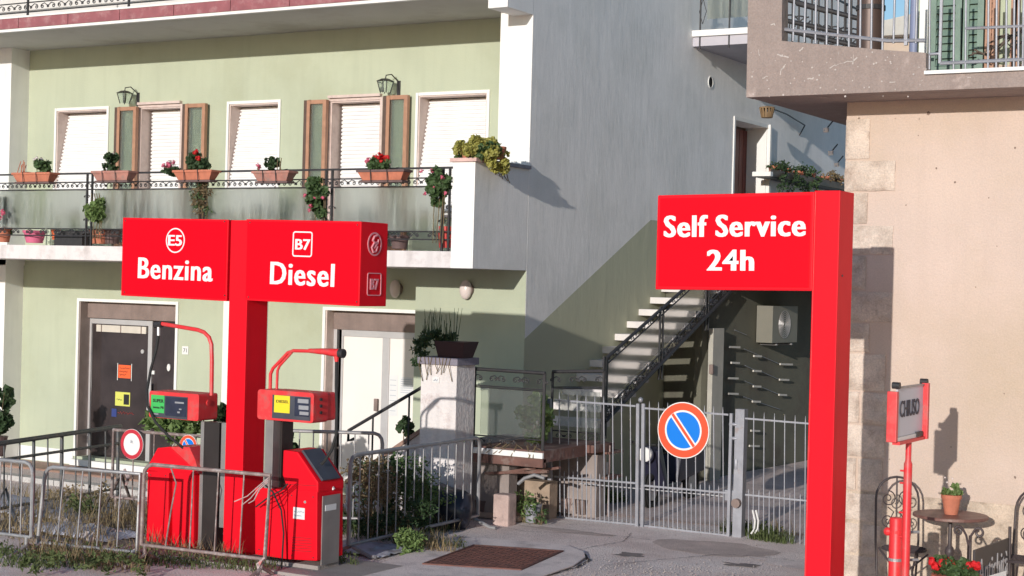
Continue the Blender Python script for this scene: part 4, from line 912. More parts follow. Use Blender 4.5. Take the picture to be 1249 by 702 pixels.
# quoin stones; rows in pixels down the corner, alternating long and short
rows = [(144, 195, 1063), (195, 234, 1094), (234, 274, 1060), (274, 311, 1091), (311, 354, 1058), (354, 393, 1090), (393, 430, 1062), (430, 477, 1082), (477, 517, 1050, 1084), (517, 558, 1081), (558, 599, 1046, 1078), (599, 637, 1080), (637, 676, 1050, 1076), (676, 720, 1074)]
rq = random.Random(11); xlft = xh - .012
for r in rows:
    zt, zb = Z(1050, r[0], YH), Z(1050, r[1], YH); xs = [xlft] + [X(e, r[0], YH) for e in r[2:]]
    for a, b in zip(xs[:-1], xs[1:]):
        bm = bmesh.new(); bmesh.ops.create_grid(bm, x_segments=9, y_segments=7, size=1)
        mb = MB(); g = .011; proud = rq.uniform(.022, .04)
        nx, nz = 9, 7; off = rq.uniform(0, 50)
        def pt(i, j):
            u, v = i / nx, j / nz; x = a + g + (b - a - 2 * g) * u; z = zb + g + (zt - zb - 2 * g) * v
            ed = min(u, 1 - u, v, 1 - v); ins = .0 if ed > 0 else 1
            x += .007 * noise.noise((z * 9, off, 0)) * (1 if i in (0, nx) else 0); z += .007 * noise.noise((x * 9, off, 4)) * (1 if j in (0, nz) else 0)
            return (x, YH - (proud + .008 * noise.noise((x * 9, z * 9, off))) * (0.35 if ins else 1), z)
        bm.free()
        mb.v = [Vector(pt(i, j)) for j in range(nz + 1) for i in range(nx + 1)]
        mb.f = [(j * (nx + 1) + i, j * (nx + 1) + i + 1, (j + 1) * (nx + 1) + i + 1, (j + 1) * (nx + 1) + i) for j in range(nz) for i in range(nx)]
        rim = [i for i in range(nx + 1)] + [j * (nx + 1) + nx for j in range(1, nz + 1)] + [nz * (nx + 1) + i for i in range(nx - 1, -1, -1)] + [j * (nx + 1) for j in range(nz - 1, 0, -1)]
        o_ = len(mb.v); mb.v += [Vector((mb.v[i].x, YH + .01, mb.v[i].z)) for i in rim]
        n_r = len(rim); mb.f += [(rim[i], rim[(i + 1) % n_r], o_ + (i + 1) % n_r, o_ + i) for i in range(n_r)]
        mb.build('quoin_stone', m_stone, hs, smooth=True)
# balcony: concrete parapet cut to its outline, slab, railings
YBAL = YH - .68
def bp(x, y): return P(x, y, YBAL)
lo = [bp(910, 121), bp(1131, 108.5), bp(1262, 102.5)]
z_bal = (lo[0].z + lo[2].z) / 2
out_ = [Vector((lo[0].x, YBAL, z_bal)), Vector((9, YBAL, z_bal)), Vector((9, YBAL, bp(1249, 86).z)), bp(1129, 91.5), bp(1129.5, 64), bp(1078, 60.5), bp(1040, 57), bp(953.5, 49.5), bp(954, -14), bp(912.5, -14)]
MB().prism(out_, (0, .16, 0)).build('balcony_parapet', m_conc, hs, bevel=.006)
MB().box((lo[0].x + .02, YBAL + .161, z_bal + .0), (9, YH - .002, z_bal + .2)).build('balcony_slab', m_conc, hs)
MB().box((lo[0].x + .02, YH - .002, z_bal + .003), (xh + .3, 21.5, z_bal + .2)).build('balcony_slab', m_conc, hs)
MB().box((bp(1128, 92).x, YBAL - .03, bp(1249, 86).z + .002), (9, YBAL + .2, bp(1249, 86).z + .035)).build('slab_edging', m_white, hs, bevel=.004)
yb_ = YBAL + .08
def br(x, y): return P(x, y, yb_)
ra = MB().tube([br(956, 35.5), br(1083, 49.5), br(1129, 49)], .018, 6).build('balcony_railing', m_gate, hs)
for k in range(13):
    xx = 981 + 13.6 * (k - 1); 
    if xx > 1125: break
    yb0 = 35.5 + (xx - 956) * .11 if xx < 1083 else 49.5
    rod(ra, 'bar', br(xx, yb0 + (13 if xx < 1083 else 3)), br(xx + .9, -16), .011, m_gate)
rod(ra, 'post', br(1105, 55), br(1107.5, -16), .03, m_gate, 'box', .03)
rb = MB().tube([br(1147, 77), br(1262, 71.5)], .017, 6).build('balcony_railing', m_gate, hs)
MB().tube([br(1178, 34.5), br(1262, 31)], .014, 6).build('rail', m_gate, rb); rod(rb, 'rail', br(1133, 66), br(1147, 65), .014, m_gate)
rod(rb, 'post', br(1146.5, 77), br(1149.5, -16), .024, m_gate, 'box', .024)
for xx in (1133.5, 1163, 1177.5, 1205, 1215, 1227, 1236.5, 1242, 1247.5): rod(rb, 'bar', br(xx, 84.5), br(xx + .9, -16), .010, m_gate)
# upper storey behind the balcony: pale pier, green shutters, brown shutter
xu = X(1119, 60, YH + .02)
MB().box((xu, YH + .02, z_bal + .2), (9, 24, 7.6)).build('upper_wall', mat('pale_green_render', (.45, .50, .36), .9, .06, 3, .2, 30), hs)
MB().box((X(1121, 50, YH - .03), YH - .03, z_bal + .2), (X(1131, 50, YH - .03), YH + .015, 7.6)).build('window_surround', m_white, hs)
def louvre(x0, x1, m, lab, ang=0):
    a, b = X(x0, 50, YH - .08), X(x1, 50, YH - .08); z0, z1 = z_bal + .24, 7.2
    o = frame_mb(MB(), a, b, z0, z1, YH - .08, .055, .045).build('shutter_leaf', m, hs, label=lab, bevel=.003)
    n = int((z1 - z0) / .07); mb = MB()
    for i in range(n): zz = z0 + .06 + i * .07; mb.hexa([(a + .05, YH - .07, zz), (b - .05, YH - .07, zz), (b - .05, YH - .06, zz), (a + .05, YH - .06, zz), (a + .05, YH - .045, zz + .062), (b - .05, YH - .045, zz + .062), (b - .05, YH - .035, zz + .062), (a + .05, YH - .035, zz + .062)])
    mb.build('louvres', m, o, kind='stuff')
m_gs = mat('green_shutter_paint', (.16, .235, .185), .5, .12, 6, .1, 30)
louvre(1134, 1172, m_gs, 'green louvred shutter leaf'); louvre(1174, 1199, m_gs, 'green louvred shutter leaf')
louvre(1201, 1217, m_wood, 'orange brown shutter leaf'); louvre(1232, 1242, m_wood, 'orange brown shutter leaf')
vine = MB(); rv = random.Random(5)
for k in range(5):
    p0 = P(1178 + 10 * k, 72 - 6 * k, YH - .35); vine.tube([p0 + Vector((.06 * i + rv.uniform(-.05, .05), rv.uniform(-.05, .05), .02 * i + rv.uniform(-.05, .05))) for i in range(12)], .009, 5)
o = vine.build('vine', mat('dry_stem', (.12, .09, .07), .9, .2, 10)); tag(o, 'bare climbing vine stems twisting in front of the orange brown shutters', 'vine')
# copper flue pipe and blue downpipe standing on the terrace
fpipe = thing('flue_pipe', 'thick brown flue pipe rising behind the bars of the concrete balcony', 'pipe', P(1061, 50, YH + 2.0))
fc = P(1061, 50, YH + 2.0); fr = (X(1077, 50, YH + 2.0) - X(1045, 50, YH + 2.0)) / 2
m_cop = mat('brown_copper', (.10, .065, .055), .45, .15, 4, metal=.3, streak=.3)
MB().lathe([(fr, z_bal + .2), (fr, 8.2)], (fc.x, fc.y, 0), 24).build('pipe', m_cop, fpipe, smooth=True)
for yy in (10, -40): zz = P(1061, yy, YH + 2.0).z; MB().lathe([(fr + .012, zz - .025), (fr + .012, zz + .025)], (fc.x, fc.y, 0), 24).build('collar', m_iron, fpipe)
bpipe = MB().tube([P(1114.5, 66, YH + .2), P(1117, -20, YH + .2)], .045, 10).build('downpipe', mat('blue_grey_pvc', (.22, .25, .38), .5, .05), smooth=True); tag(bpipe, 'blue grey downpipe beside the white window surround', 'pipe')
# iron trellis further back on the terrace
tl = thing('iron_trellis', 'black iron trellis screen seen through the bars of the concrete balcony', 'trellis', P(990, 40, 19))
def tp_(x, y): return P(x, y, 19.0)
for (a, b, c_, d) in ((955, -2, 1046, 22), (955, 24, 1046, 44), (955, 36, 1046, 56), (972, 4, 1010, 14)): rod(tl, 'rail', tp_(a, b), tp_(c_, d), .03, m_iron)
for k in range(12): xx = 958 + 8 * k; rod(tl, 'bar', tp_(xx, 60), tp_(xx + 1, -20), .012, m_iron)
for k in range(8): c = tp_(962 + 11 * k, 30 + 2.2 * k); o = MB().tube(spiral(c, .14, 1.4, R(40 * k), U, V, 22), .010, 5).build('scroll', m_iron, tl)
# neighbour seen in the gap, far back
nb = thing('far_house', 'small pale house with grey roof far behind the terrace', 'house', P(1100, 60, 50))
a, b = P(1070, 100, 50), P(1118, 44, 50)
MB().box((a.x - 3, 50, -1), (b.x + 6, 56, b.z)).build('wall', m_beige, nb)
MB().prism([(a.x - 3.5, 49.5, b.z), (b.x + 6.5, 49.5, b.z), (b.x + 1.5, 49.5, b.z + .9), (a.x + .5, 49.5, b.z + .5)], (0, 7, 0)).build('roof', m_soffit, nb)
MB().box((X(1078, 45, 49.9), 49.95, Z(1080, 47, 49.9)), (X(1086, 45, 49.9), 49.99, Z(1080, 38, 49.9))).build('window', m_white, nb)
rs = random.Random(2); m_chip = mat('pale_flaked_patch', (.50, .45, .42), .9, .1, 20)
mbc = MB()
for (px, py, n_, dx, dy) in [(1012, 83, 9, 4, -2.5), (985, 96, 5, 2.5, -1), (948, 66, 6, 2.5, .8), (958, 78, 6, -1.5, 3), (975, 62, 5, 1.5, -2), (930, 95, 5, 2, -1), (1040, 78, 4, 1, -3), (1180, 94, 3, 3, 0), (940, 30, 4, 2, 2), (1085, 100, 4, 3, -1), (925, 60, 4, 1, 3)]:
    pts = []; x, y = px, py
    for k in range(n_): pts.append(P(x, y, YBAL - .003)); x += dx * rs.uniform(.2, 1.6); y += dy * rs.uniform(-.6, 1.8)
    for u, v in zip(pts[:-1], pts[1:]):
        s = (v - u).normalized(); s = Vector((-s.z, 0, s.x)) * rs.uniform(.002, .008); mbc.prism([u - s, v - s * .6, v + s * .6, u + s], (0, .002, 0))
for k in range(60):
    u = P(rs.uniform(915, 1130), rs.uniform(62, 118), YBAL - .003); s = rs.uniform(.003, .010)
    mbc.prism([u + Vector((s * math.cos(t) * rs.uniform(.6, 1.3), 0, s * math.sin(t))) for t in (0, 1.2, 2.5, 3.8, 5)], (0, .002, 0))
mbc.build('flaked_spots', m_chip, hs, kind='stuff')
mbc = MB(); m_mark = mat('dark_wall_mark', (.22, .16, .13), .95, .2, 20)
for (px, py, s) in [(1238, 180, .012), (1165, 222, .012), (1132, 138, .02), (1206, 241, .008), (1238, 582, .012), (1120, 165, .006), (1225, 480, .007), (1105, 250, .007), (1190, 350, .006), (1160, 545, .006), (1142, 205, .01), (1085, 560, .006), (1216, 300, .005)]:
    u = P(px, py, YH - .003); mbc.prism([u + Vector((s * math.cos(t) * rs.uniform(.6, 1.3), 0, s * math.sin(t) * rs.uniform(.7, 1.4))) for t in (0, 1.2, 2.5, 3.8, 5)], (0, .002, 0))
mbc.build('wall_marks', m_mark, hs, kind='stuff')
# small floodlights and cables tucked in the corner under the balcony
for k, (px, py) in enumerate(((1008, 158), (1014, 186), (1021, 200))):
    c = P(px, py, YH + 1.6 + k * .8); f = thing('floodlight', ['upper small white floodlight in the dark corner under the balcony', 'middle small white floodlight beside the quoins', 'lowest small white floodlight beside the quoins'][k], 'floodlight', c, 'small floodlights at the house corner')
    MB().hexa([c + Vector(v) * .55 for v in ((-.05, -.04, -.06), (.05, -.04, -.06), (.04, .03, -.04), (-.04, .03, -.04), (-.05, -.07, .03), (.05, -.07, .03), (.04, .03, .05), (-.04, .03, .05))]).build('head', m_wpl, f, bevel=.006)
    rod(f, 'bracket', c + Vector((0, .02, .02)), c + Vector((.05, .06, .10)), .007, m_iron)
# ================================================================ RED PYLONS
m_red = mat('signal_red_paint', (.78, .004, .016), .5, .03, 2, .03, 50, dirt=(.6, .01, .02), dscale=1.1, dlo=.55, dhi=.9, streak=.16, spec=.15)
m_redf = mat('red_sign_face', (.84, .001, .012), .5, .03, 1.2, spec=.08, streak=.07)
m_redl = mat('worn_red_paint', (.74, .035, .04), .45, .08, 6, .06, 40, dirt=(.5, .1, .09), dscale=6, streak=.25)
m_let = mat('white_lettering', (.82, .80, .80), .5, .02); m_letp = mat('faded_pink_lettering', (.72, .28, .32), .6, .05)
# -- self service pylon
YS = 12.73
def sp_(x, y): return P(x, y, YS)
cx0, cx1 = sp_(989, 400).x, sp_(1020.5, 400).x; ztop = sp_(1020, 232).z; dep = PX(1042, 236, cx1).y - YS
cx0b = sp_(981, 600).x
ps = thing('self_service_pylon', 'tall red pylon with its sign arm reading Self Service 24h', 'sign', (cx1, YS, 0))
MB().box((cx0, YS, -.05), (cx1, YS + dep, ztop)).build('column', m_red, ps, bevel=.008)
sx0 = sp_(800, 300).x; za_, zb2 = sp_(800, 240).z, sp_(800, 354.5).z; tilt = R(.9)
def tl_(x, z): return Vector((cx0 + (x - cx0) * math.cos(tilt), 0, z + (x - cx0) * math.sin(tilt)))
zr1, zr0 = sp_(989, 233.5).z, sp_(989, 354.5).z
pts = [tl_(sx0, zr0), tl_(cx0 - .004, zr0), tl_(cx0 - .004, zr1), tl_(sx0, zr1)]
MB().prism([p + Vector((0, YS + .012, 0)) for p in pts], (0, dep - .03, 0)).build('sign_box', m_red, ps, bevel=.01)
e_ = .028
pts = [tl_(sx0 + e_, zr0 + e_), tl_(cx0 - .004 - e_, zr0 + e_), tl_(cx0 - .004 - e_, zr1 - e_), tl_(sx0 + e_, zr1 - e_)]
fc_ = MB().prism([p + Vector((0, YS + .004, 0)) for p in pts], (0, .009, 0)).build('sign_face', m_redf, ps, bevel=.003)
axT = Vector((math.cos(tilt), 0, math.sin(tilt))); upT = Vector((-math.sin(tilt), 0, math.cos(tilt)))
c = sp_(894.5, 275); w_ = sp_(980, 275).x - sp_(809, 275).x
text(fc_, 'lettering', 'Self Service', (c.x, YS - .002, c.z), w_, Z(800, 262, YS) - Z(800, 288.5, YS), m_let, .008, .003, axT, upT, kw=1.09, bold=.0085)
c = sp_(891, 317); w_ = sp_(918.5, 317).x - sp_(863, 317).x
text(fc_, 'lettering', '24h', (c.x, YS - .002, c.z), w_, Z(890, 303.5, YS) - Z(890, 329, YS), m_let, .008, .003, axT, upT, kw=1.10, bold=.0095)
rod(ps, 'seam_strip', (cx0 + .012, YS - .003, 0), (cx0 + .012, YS - .003, ztop - .01), .006, m_redl, 'box', .006)
c = PX(1027, 336, cx1); MB().lathe([(.009, 0), (.009, .006)], (cx1, c.y, c.z), 10, 'X').build('bolt', m_iron, ps)
# -- fuel pylon: petrol left, diesel right
def fp_(x, y): return P(x, y, YB)
kx0, kx1 = fp_(278.5, 400).x, fp_(300.5, 400).x; kdep = PX(326, 400, kx1).y - YB
pf = thing('fuel_pylon', 'red pylon between the pumps with signs reading Benzina and Diesel', 'sign', (kx0, YB, 0))
MB().box((kx0, YB, -.05), (kx1, YB + kdep, fp_(290, 267).z - .01)).build('column', m_red, pf, bevel=.008)
tl2 = R(-.75)
def signbox(xl, xr, zt, zb, dpt, lab):
    def q(x, z): return Vector((xl + (x - xl) * math.cos(tl2), YB - .006, z + (x - xl) * math.sin(tl2)))
    b = MB().prism([q(xl, zb), q(xr, zb), q(xr, zt), q(xl, zt)], (0, dpt, 0)).build('sign_box', m_red, pf, bevel=.01, label=lab)
    f = MB().prism([q(xl + .022, zb + .022) + Vector((0, -.006, 0)), q(xr - .022, zb + .022) + Vector((0, -.006, 0)), q(xr - .022, zt - .022) + Vector((0, -.006, 0)), q(xl + .022, zt - .022) + Vector((0, -.006, 0))], (0, .008, 0)).build('sign_face', m_redf, b, bevel=.003)
    return b, f
axF = Vector((math.cos(tl2), 0, math.sin(tl2))); upF = Vector((-math.sin(tl2), 0, math.cos(tl2)))
bL, fL = signbox(fp_(149.5, 300).x, fp_(278.5, 300).x, fp_(150, 265).z, fp_(149, 360.3).z, .42, 'left red sign box lettered Benzina')
xdr = fp_(440.5, 300).x
bR, fR = signbox(fp_(300, 300).x, xdr, fp_(300, 267).z, fp_(298, 366).z, .46, 'right red sign box lettered Diesel')
Yt = YB - .016
def ft(par, s, x0, x1, y0, y1, off, slope=.0, m=m_let, kw=1.0, bold=0.):
    c = P((x0 + x1) / 2, (y0 + y1) / 2, Yt); text(par, 'lettering', s, c, X(x1, y0, Yt) - X(x0, y0, Yt), Z(x0, y0, Yt) - Z(x0, y1, Yt), m, off, .003, axF, upF, kw=kw, bold=bold)
ft(fL, 'Benzina', 168.5, 258.5, 315.5, 341, .006, kw=1.10, bold=.0085)
ft(fR, 'Diesel', 330, 407, 320.5, 348, .006, kw=1.10, bold=.0085)
ft(fL, 'E5', 205.5, 222, 286.5, 299.5, .012, bold=.004)
ft(fR, 'B7', 360.5, 378.5, 291.5, 304.5, .012, bold=.004)
c = P(214, 293, Yt); mb = MB(); ring_mb(mb, c, X(225.5, 293, Yt) - c.x, (Z(214, 278, Yt) - Z(214, 308.5, Yt)) / 2, .013, .003, axF, upF); mb.build('ring_emblem', m_let, fL)
def rr_ring(par, c, hx, hz, r, w, m, ax, up, name='square_emblem'):
    nrm = ax.cross(up).normalized(); o1 = rrect(-hx, hx, -hz, hz, r); o2 = rrect(-hx + w, hx - w, -hz + w, hz - w, max(.004, r - w)); n = len(o1); mb = MB()
    for d in (.003, -.003):
        mb.v += [Vector(c) + ax * a + up * b + nrm * d for a, b in o1] + [Vector(c) + ax * a + up * b + nrm * d for a, b in o2]
    for i in range(n):
        j = (i + 1) % n; mb.f += [(i, j, n + j, n + i), (2 * n + i, 3 * n + i, 3 * n + j, 2 * n + j), (i, 2 * n + i, 2 * n + j, j), (n + i, n + j, 3 * n + j, 3 * n + i)]
    mb.build(name, m, par)
c = P(369, 297.5, Yt); rr_ring(fR, c, (X(381, 297, Yt) - X(357, 297, Yt)) / 2, (Z(369, 282, Yt) - Z(369, 313, Yt)) / 2, .03, .013, m_let, axF, upF)
# faded end face of the diesel box
Xe = xdr + .004
axE = Vector((0, 1, 0)); c = PX(457, 297.5, Xe); hx = (PX(465.5, 297, Xe).y - PX(448.5, 297, Xe).y) / 2
mb = MB(); ring_mb(mb, c, hx, (PX(457, 283, Xe).z - PX(457, 312, Xe).z) / 2, .016, .003, axE, V); mb.build('ring_emblem', m_letp, bR)
mb = MB(); mb.tube([c + axE * a * hx + V * b * .12 for a, b in ((.35, .75), (-.1, .62), (-.3, .3), (.05, .1), (.3, .15), (-.1, .05), (-.42, -.3), (-.2, -.68), (.2, -.6), (.38, -.2), (.1, -.12))], .012, 5); mb.build('ampersand_emblem', m_letp, bR)
mb = MB(); mb.tube([c + axE * a * hx + V * b * .12 for a, b in ((-.05, -.35), (.15, -.1), (.45, .1), (.5, .4))], .010, 5); mb.build('ampersand_emblem', m_letp, bR)
c = PX(456.5, 346.5, Xe); rr_ring(bR, c, (PX(465, 346, Xe).y - PX(448, 346, Xe).y) / 2, (PX(456, 333, Xe).z - PX(456, 361, Xe).z) / 2, .025, .010, m_letp, axE, V)
text(bR, 'lettering', 'B7', c, hx * 1.15, .11, m_letp, .01, .003, axE, V, bold=.004)
# ================================================================ PETROL PUMPS
m_pmet = mat('brushed_pump_steel', (.34, .32, .31), .35, .12, 4, metal=.5, streak=.2); m_pdark = mat('brown_black_panel', (.032, .025, .024), .35, .15, 5)
m_pconc = mat('pump_plinth_concrete', (.32, .28, .26), .95, .1, 5, .4, 40)
m_disp = mat('dark_display', (.03, .035, .06), .15, .2, 10); m_gr = mat('green_label', (.05, .45, .10), .5, .03); m_yl = mat('yellow_label', (.80, .62, .02), .5, .03)
m_dgrey = mat('dark_grey_console', (.055, .058, .075), .45, .15, 6)
YP = 12.95
def pp(x, y): return P(x, y, YP)
def ext(px0, px1, xw): return PX(px1, 600, xw).y - PX(px0, 600, xw).y
pd = thing('diesel_pump', 'red diesel pump with yellow label, dark sloping console and steel end panel', 'fuel pump', (pp(350, 690).x, YP, 0))
xr = pp(387, 640).x; dp = PX(419.5, 600, xr).y - YP
bd_pts = [pp(350.5, 692), pp(387, 692), pp(387, 600), pp(350.5, 600)]
MB().prism([pp(351, 682), pp(386.5, 684), pp(387, 599), pp(351, 597)], (0, dp, 0)).build('body', m_red, pd, bevel=.012)
MB().prism([pp(311, 676), pp(350, 682), pp(350, 597.5), pp(311, 594)], (0, dp, 0)).build('body', m_red, pd, bevel=.012)
MB().prism([pp(351.5, 600), pp(388, 600.5), pp(388, 588), pp(363, 551), pp(345.5, 548.5), pp(344.5, 579)], (0, dp, 0)).build('hood', m_red, pd, bevel=.02)
o1, o2 = pp(363.5, 550.5), pp(388.3, 587.5); n_ = Vector((.022, 0, .015))
MB().hexa([o1 + Vector((0, .05, 0)), o2 + Vector((0, .05, 0)), o2 + Vector((0, dp - .09, 0)), o1 + Vector((0, dp - .09, 0)), o1 + n_ + Vector((0, .05, 0)), o2 + n_ + Vector((0, .05, 0)), o2 + n_ + Vector((0, dp - .09, 0)), o1 + n_ + Vector((0, dp - .09, 0))]).build('console', m_dgrey, pd, bevel=.006)
# steel end panel, label, plinth
c0, c1 = PX(393, 605, xr + .002), PX(412, 690, xr + .002)
MB().box((xr + .001, c0.y, .08), (xr + .012, c1.y, c0.z)).build('end_panel', m_pmet, pd, bevel=.003)
c0, c1 = PX(397, 616, xr + .014), PX(410, 621, xr + .014); MB().box((xr + .012, c0.y, c1.z), (xr + .016, c1.y, c0.z)).build('end_label', m_paper, pd)
MB().box((pp(313, 690).x, YP + .04, -.03), (xr - .01, YP + dp - .04, .075)).build('plinth', m_pconc, pd, bevel=.01)
# mast between body and head: bright steel edge, dark flank
mx0, mx1 = pp(322, 560).x, pp(331.5, 560).x
MB().box((mx0, YP + .01, .2), (mx1, YP + .03 + .1, pp(326, 512).z)).build('mast', m_pmet, pd, bevel=.004)
MB().box((mx0 + .01, YP + .131, .2), (mx1 + .02, YP + .131 + (PX(345, 560, mx1).y - YP), pp(326, 512).z)).build('mast_flank', m_pdark, pd)
# head
hx0, hx1 = pp(315.5, 490).x, pp(384, 490).x; hz0, hz1 = pp(350, 513.5).z, pp(350, 476.5).z; hd = PX(412.5, 490, hx1).y - YP
hdg = MB().prism([(a, YP - .02, b) for a, b in rrect(hx0, hx1, hz0, hz1, .035, 4)], (0, hd * .62, 0)).build('head', m_redl, pd, bevel=.006)
MB().prism([(a, YP - .02 + hd * .62 + .003, b) for a, b in rrect(hx0 + .01, hx1 - .01, hz0 + .01, hz1 - .01, .035, 4)], (0, hd * .38, 0)).build('head_rear', m_redl, pd, bevel=.006)
Yq = YP - .024
def qb(par, name, x0, x1, y0, y1, d, m, dy=0., bevel=0): return MB().box((X(x0, y0, Yq), Yq - d - dy, Z(x0, y1, Yq)), (X(x1, y0, Yq), Yq + .003 - dy, Z(x0, y0, Yq))).build(name, m, par, bevel=bevel)
qb(hdg, 'display_recess', 332.5, 379, 481, 509.5, .002, m_dgrey)
yl_ = qb(hdg, 'fuel_label', 335, 354, 481.5, 502.5, .004, m_yl, .001)
text(yl_, 'lettering', 'DIESEL', P(344.5, 489.5, Yq - .008), X(352, 489, Yq) - X(337, 489, Yq), .028, m_ink, .01, .001)
dsp = qb(hdg, 'display', 360, 378, 484, 507, .006, m_disp, .001, .003)
m_lcd = mat('grey_readout', (.30, .30, .32), .3, .05)
for k, (a, b) in enumerate(((486, 491), (494, 499), (501.5, 505.5))): qb(dsp, 'readout', 364 + k, 377, a, b, .008, m_lcd, .0015)
xe_ = hx1 + .002
for k in range(3): c = PX(391, 487 + 8 * k, xe_); MB().lathe([(.017, 0), (.017, .012)], (xe_, c.y, c.z), 10, 'X').build('key_switch', m_iron, hdg)
# hose mast of the diesel pump: two bent red tubes and a fat red nose
YM = YP + .15
def pm(x, y): return P(x, y, YM)
MB().tube([pm(329.5, 478), pm(330, 456), pm(333, 449), pm(351, 430), pm(358, 427.5), pm(380, 428)], .018, 8).build('hose_arm', m_redl, pd, smooth=True)
MB().tube([pm(337.5, 478), pm(338.5, 452), pm(341, 446), pm(356, 429.5)], .014, 8).build('hose_arm', m_redl, pd, smooth=True)
MB().tube([pm(377, 427.5), pm(396, 428.5), pm(414, 430.5)], .022, 10, r2=.045).build('arm_nose', m_redl, pd, smooth=True)
MB().tube([pm(414, 430.5), pm(419.5, 431)], .046, 10).build('arm_cap', m_iron, pd, smooth=True)
MB().tube([pm(410.5, 432), pm(410.5, 441)], .03, 8, r2=.018).build('hose_spout', m_redl, pd)
hose = [pm(410.5, 440), pm(410, 470), pm(411, 500), pm(410, 530), pm(405, 548), pm(396, 562), pm(392, 566)]
MB().tube(hose, .016, 8).build('hose', m_rub, pd, smooth=True)
nz = [P(389, 563, YP + .3), P(398, 578, YP + .3), P(407, 590, YP + .3)]
MB().tube(nz, .03, 8).build('nozzle', m_iron, pd, smooth=True); MB().tube([nz[2] + Vector((0, -.05, 0)), nz[2] + Vector((.04, -.05, -.05))], .018, 8).build('nozzle_tip', m_alu, pd)
# hoses lying over the body
MB().tube([P(320, 588, YP - .1), P(333, 600, YP - .1), P(343, 622, YP - .06), P(346, 650, YP - .05), P(343, 700, YP - .12)], .009, 6).build('loose_cable', m_rub, pd, smooth=True)
MB().tube([P(312, 618, YP - .08), P(328, 606, YP - .08), P(343, 598, YP - .08), P(351, 590, YP - .06)], .008, 6).build('loose_cable', m_rub, pd, smooth=True)
# -- left pump
YQ = 13.1
def pq(x, y): return P(x, y, YQ)
pu = thing('petrol_pump', 'red petrol pump with green label and hose hanging from a bent red arm', 'fuel pump', (pq(215, 680).x, YQ, 0))
xr2 = pq(245, 620).x; d2_ = .38
MB().prism([pq(178, 660), pq(205, 664), pq(206, 573), pq(180, 571)], (0, d2_, 0)).build('body', m_red, pu, bevel=.02)
MB().prism([pq(209.5, 663), pq(236, 667), pq(237, 576), pq(210, 574)], (0, d2_, 0)).build('body', m_red, pu, bevel=.02)
MB().prism([pq(190, 668), pq(238, 674), pq(240, 570), pq(192, 566)], (0, d2_ - .1, 0)).build('core', m_redl, pu).location.y += .08
h8 = [pq(175.5, 576), pq(243, 578), pq(243, 578) + Vector((0, d2_, 0)), pq(175.5, 576) + Vector((0, d2_, 0))]
t4 = [pq(192, 546), pq(207, 544.5), pq(207, 544.5) + Vector((.02, d2_, 0)), pq(192, 546) + Vector((0, d2_, 0))]
MB().hexa(h8 + t4).build('hood', m_red, pu, bevel=.015)
MB().prism([pq(208, 545), pq(242.8, 577.5), pq(238, 560), pq(231, 545)], (0, d2_, 0)).build('hood', m_redl, pu)
MB().box((pq(212, 670).x, YQ + .02, -.02), (pq(229, 670).x, YQ + .2, pq(220, 664).z)).build('foot', m_red, pu, bevel=.01)
ma, mb_ = pq(240, 560).x, pq(244, 560).x
MB().box((ma, YQ + .05, .0), (mb_, YQ + .10, pq(242, 514).z)).build('mast', m_pmet, pu, bevel=.003)
MB().box((mb_ + .001, YQ + .06, .0), (pq(262, 560).x, YQ + .16, pq(242, 514).z)).build('mast_flank', m_pdark, pu)
MB().box((pq(264.5, 560).x, YQ + .06, .3), (pq(270, 560).x, YQ + .12, pq(242, 514).z)).build('mast', m_pmet, pu, bevel=.003)
hx0, hx1 = pq(183.5, 490).x, pq(244, 490).x; hz0, hz1 = pq(210, 510.5).z, pq(210, 478).z; hd = PX(267, 490, hx1).y - YQ
hdg = MB().prism([(a, YQ - .02, b) for a, b in rrect(hx0, hx1, hz0, hz1, .025, 4)], (0, hd, 0)).build('head', m_redl, pu, bevel=.006)
Yq = YQ - .024
qb(hdg, 'display_recess', 184.5, 229, 481, 508, .002, m_dgrey)
g_ = qb(hdg, 'fuel_label', 184.8, 201, 481, 502.5, .004, m_gr, .001)
text(g_, 'lettering', 'SUPER', P(193, 488.5, Yq - .008), X(199.5, 489, Yq) - X(186.5, 489, Yq), .036, m_ink, .02, .001)
text(g_, 'lettering', 'senza PB', P(193, 496.5, Yq - .008), X(199.5, 489, Yq) - X(186.5, 489, Yq), .026, m_ink, .02, .001)
dsp = qb(hdg, 'display', 202.5, 228, 483.5, 506.5, .006, m_disp, .001, .003)
for a, b, c_, d in ((214, 225, 489.5, 491.5), (219, 222, 498, 499.5), (217, 220, 501.5, 503.5), (187, 194, 503.5, 505)): qb(dsp, 'readout', a, b, c_, d, .008, m_lcd, .0015)
c = PX(254, 491, hx1 + .002); MB().lathe([(.03, 0), (.03, .012)], (hx1, c.y, c.z), 12, 'X').build('key_switch', m_redl, hdg)
YM = YQ + .1
def pn(x, y): return P(x, y, YM)
MB().tube([pn(258, 482), pn(258.5, 440), pn(258, 420), pn(255, 411), pn(249, 405), pn(241, 402), pn(197, 394.5)], .022, 8).build('hose_arm', m_redl, pu, smooth=True)
MB().tube([pn(189, 396), pn(198, 395)], .035, 8).build('arm_cap', m_iron, pu); MB().tube([pn(193.5, 398), pn(193.5, 409)], .018, 8).build('hose_coupling', m_alu, pu)
MB().tube([P(193.5, 408, YM), P(191, 425, YM), P(184, 450, YM), P(179.5, 475, YM - .1), P(180, 495, YM - .15), P(190, 515, YM - .17), P(205, 531, YM - .17), P(222, 545, YM - .1), P(236, 556, YM)], .015, 8).build('hose', m_rub, pu, smooth=True)
# pump island kerb
isl = MB().box((pq(170, 690).x, YP - .25, -.05), (xr + .5, YB + .65, .035)); isl.build('pump_island', m_pconc, kind='structure', bevel=.02)

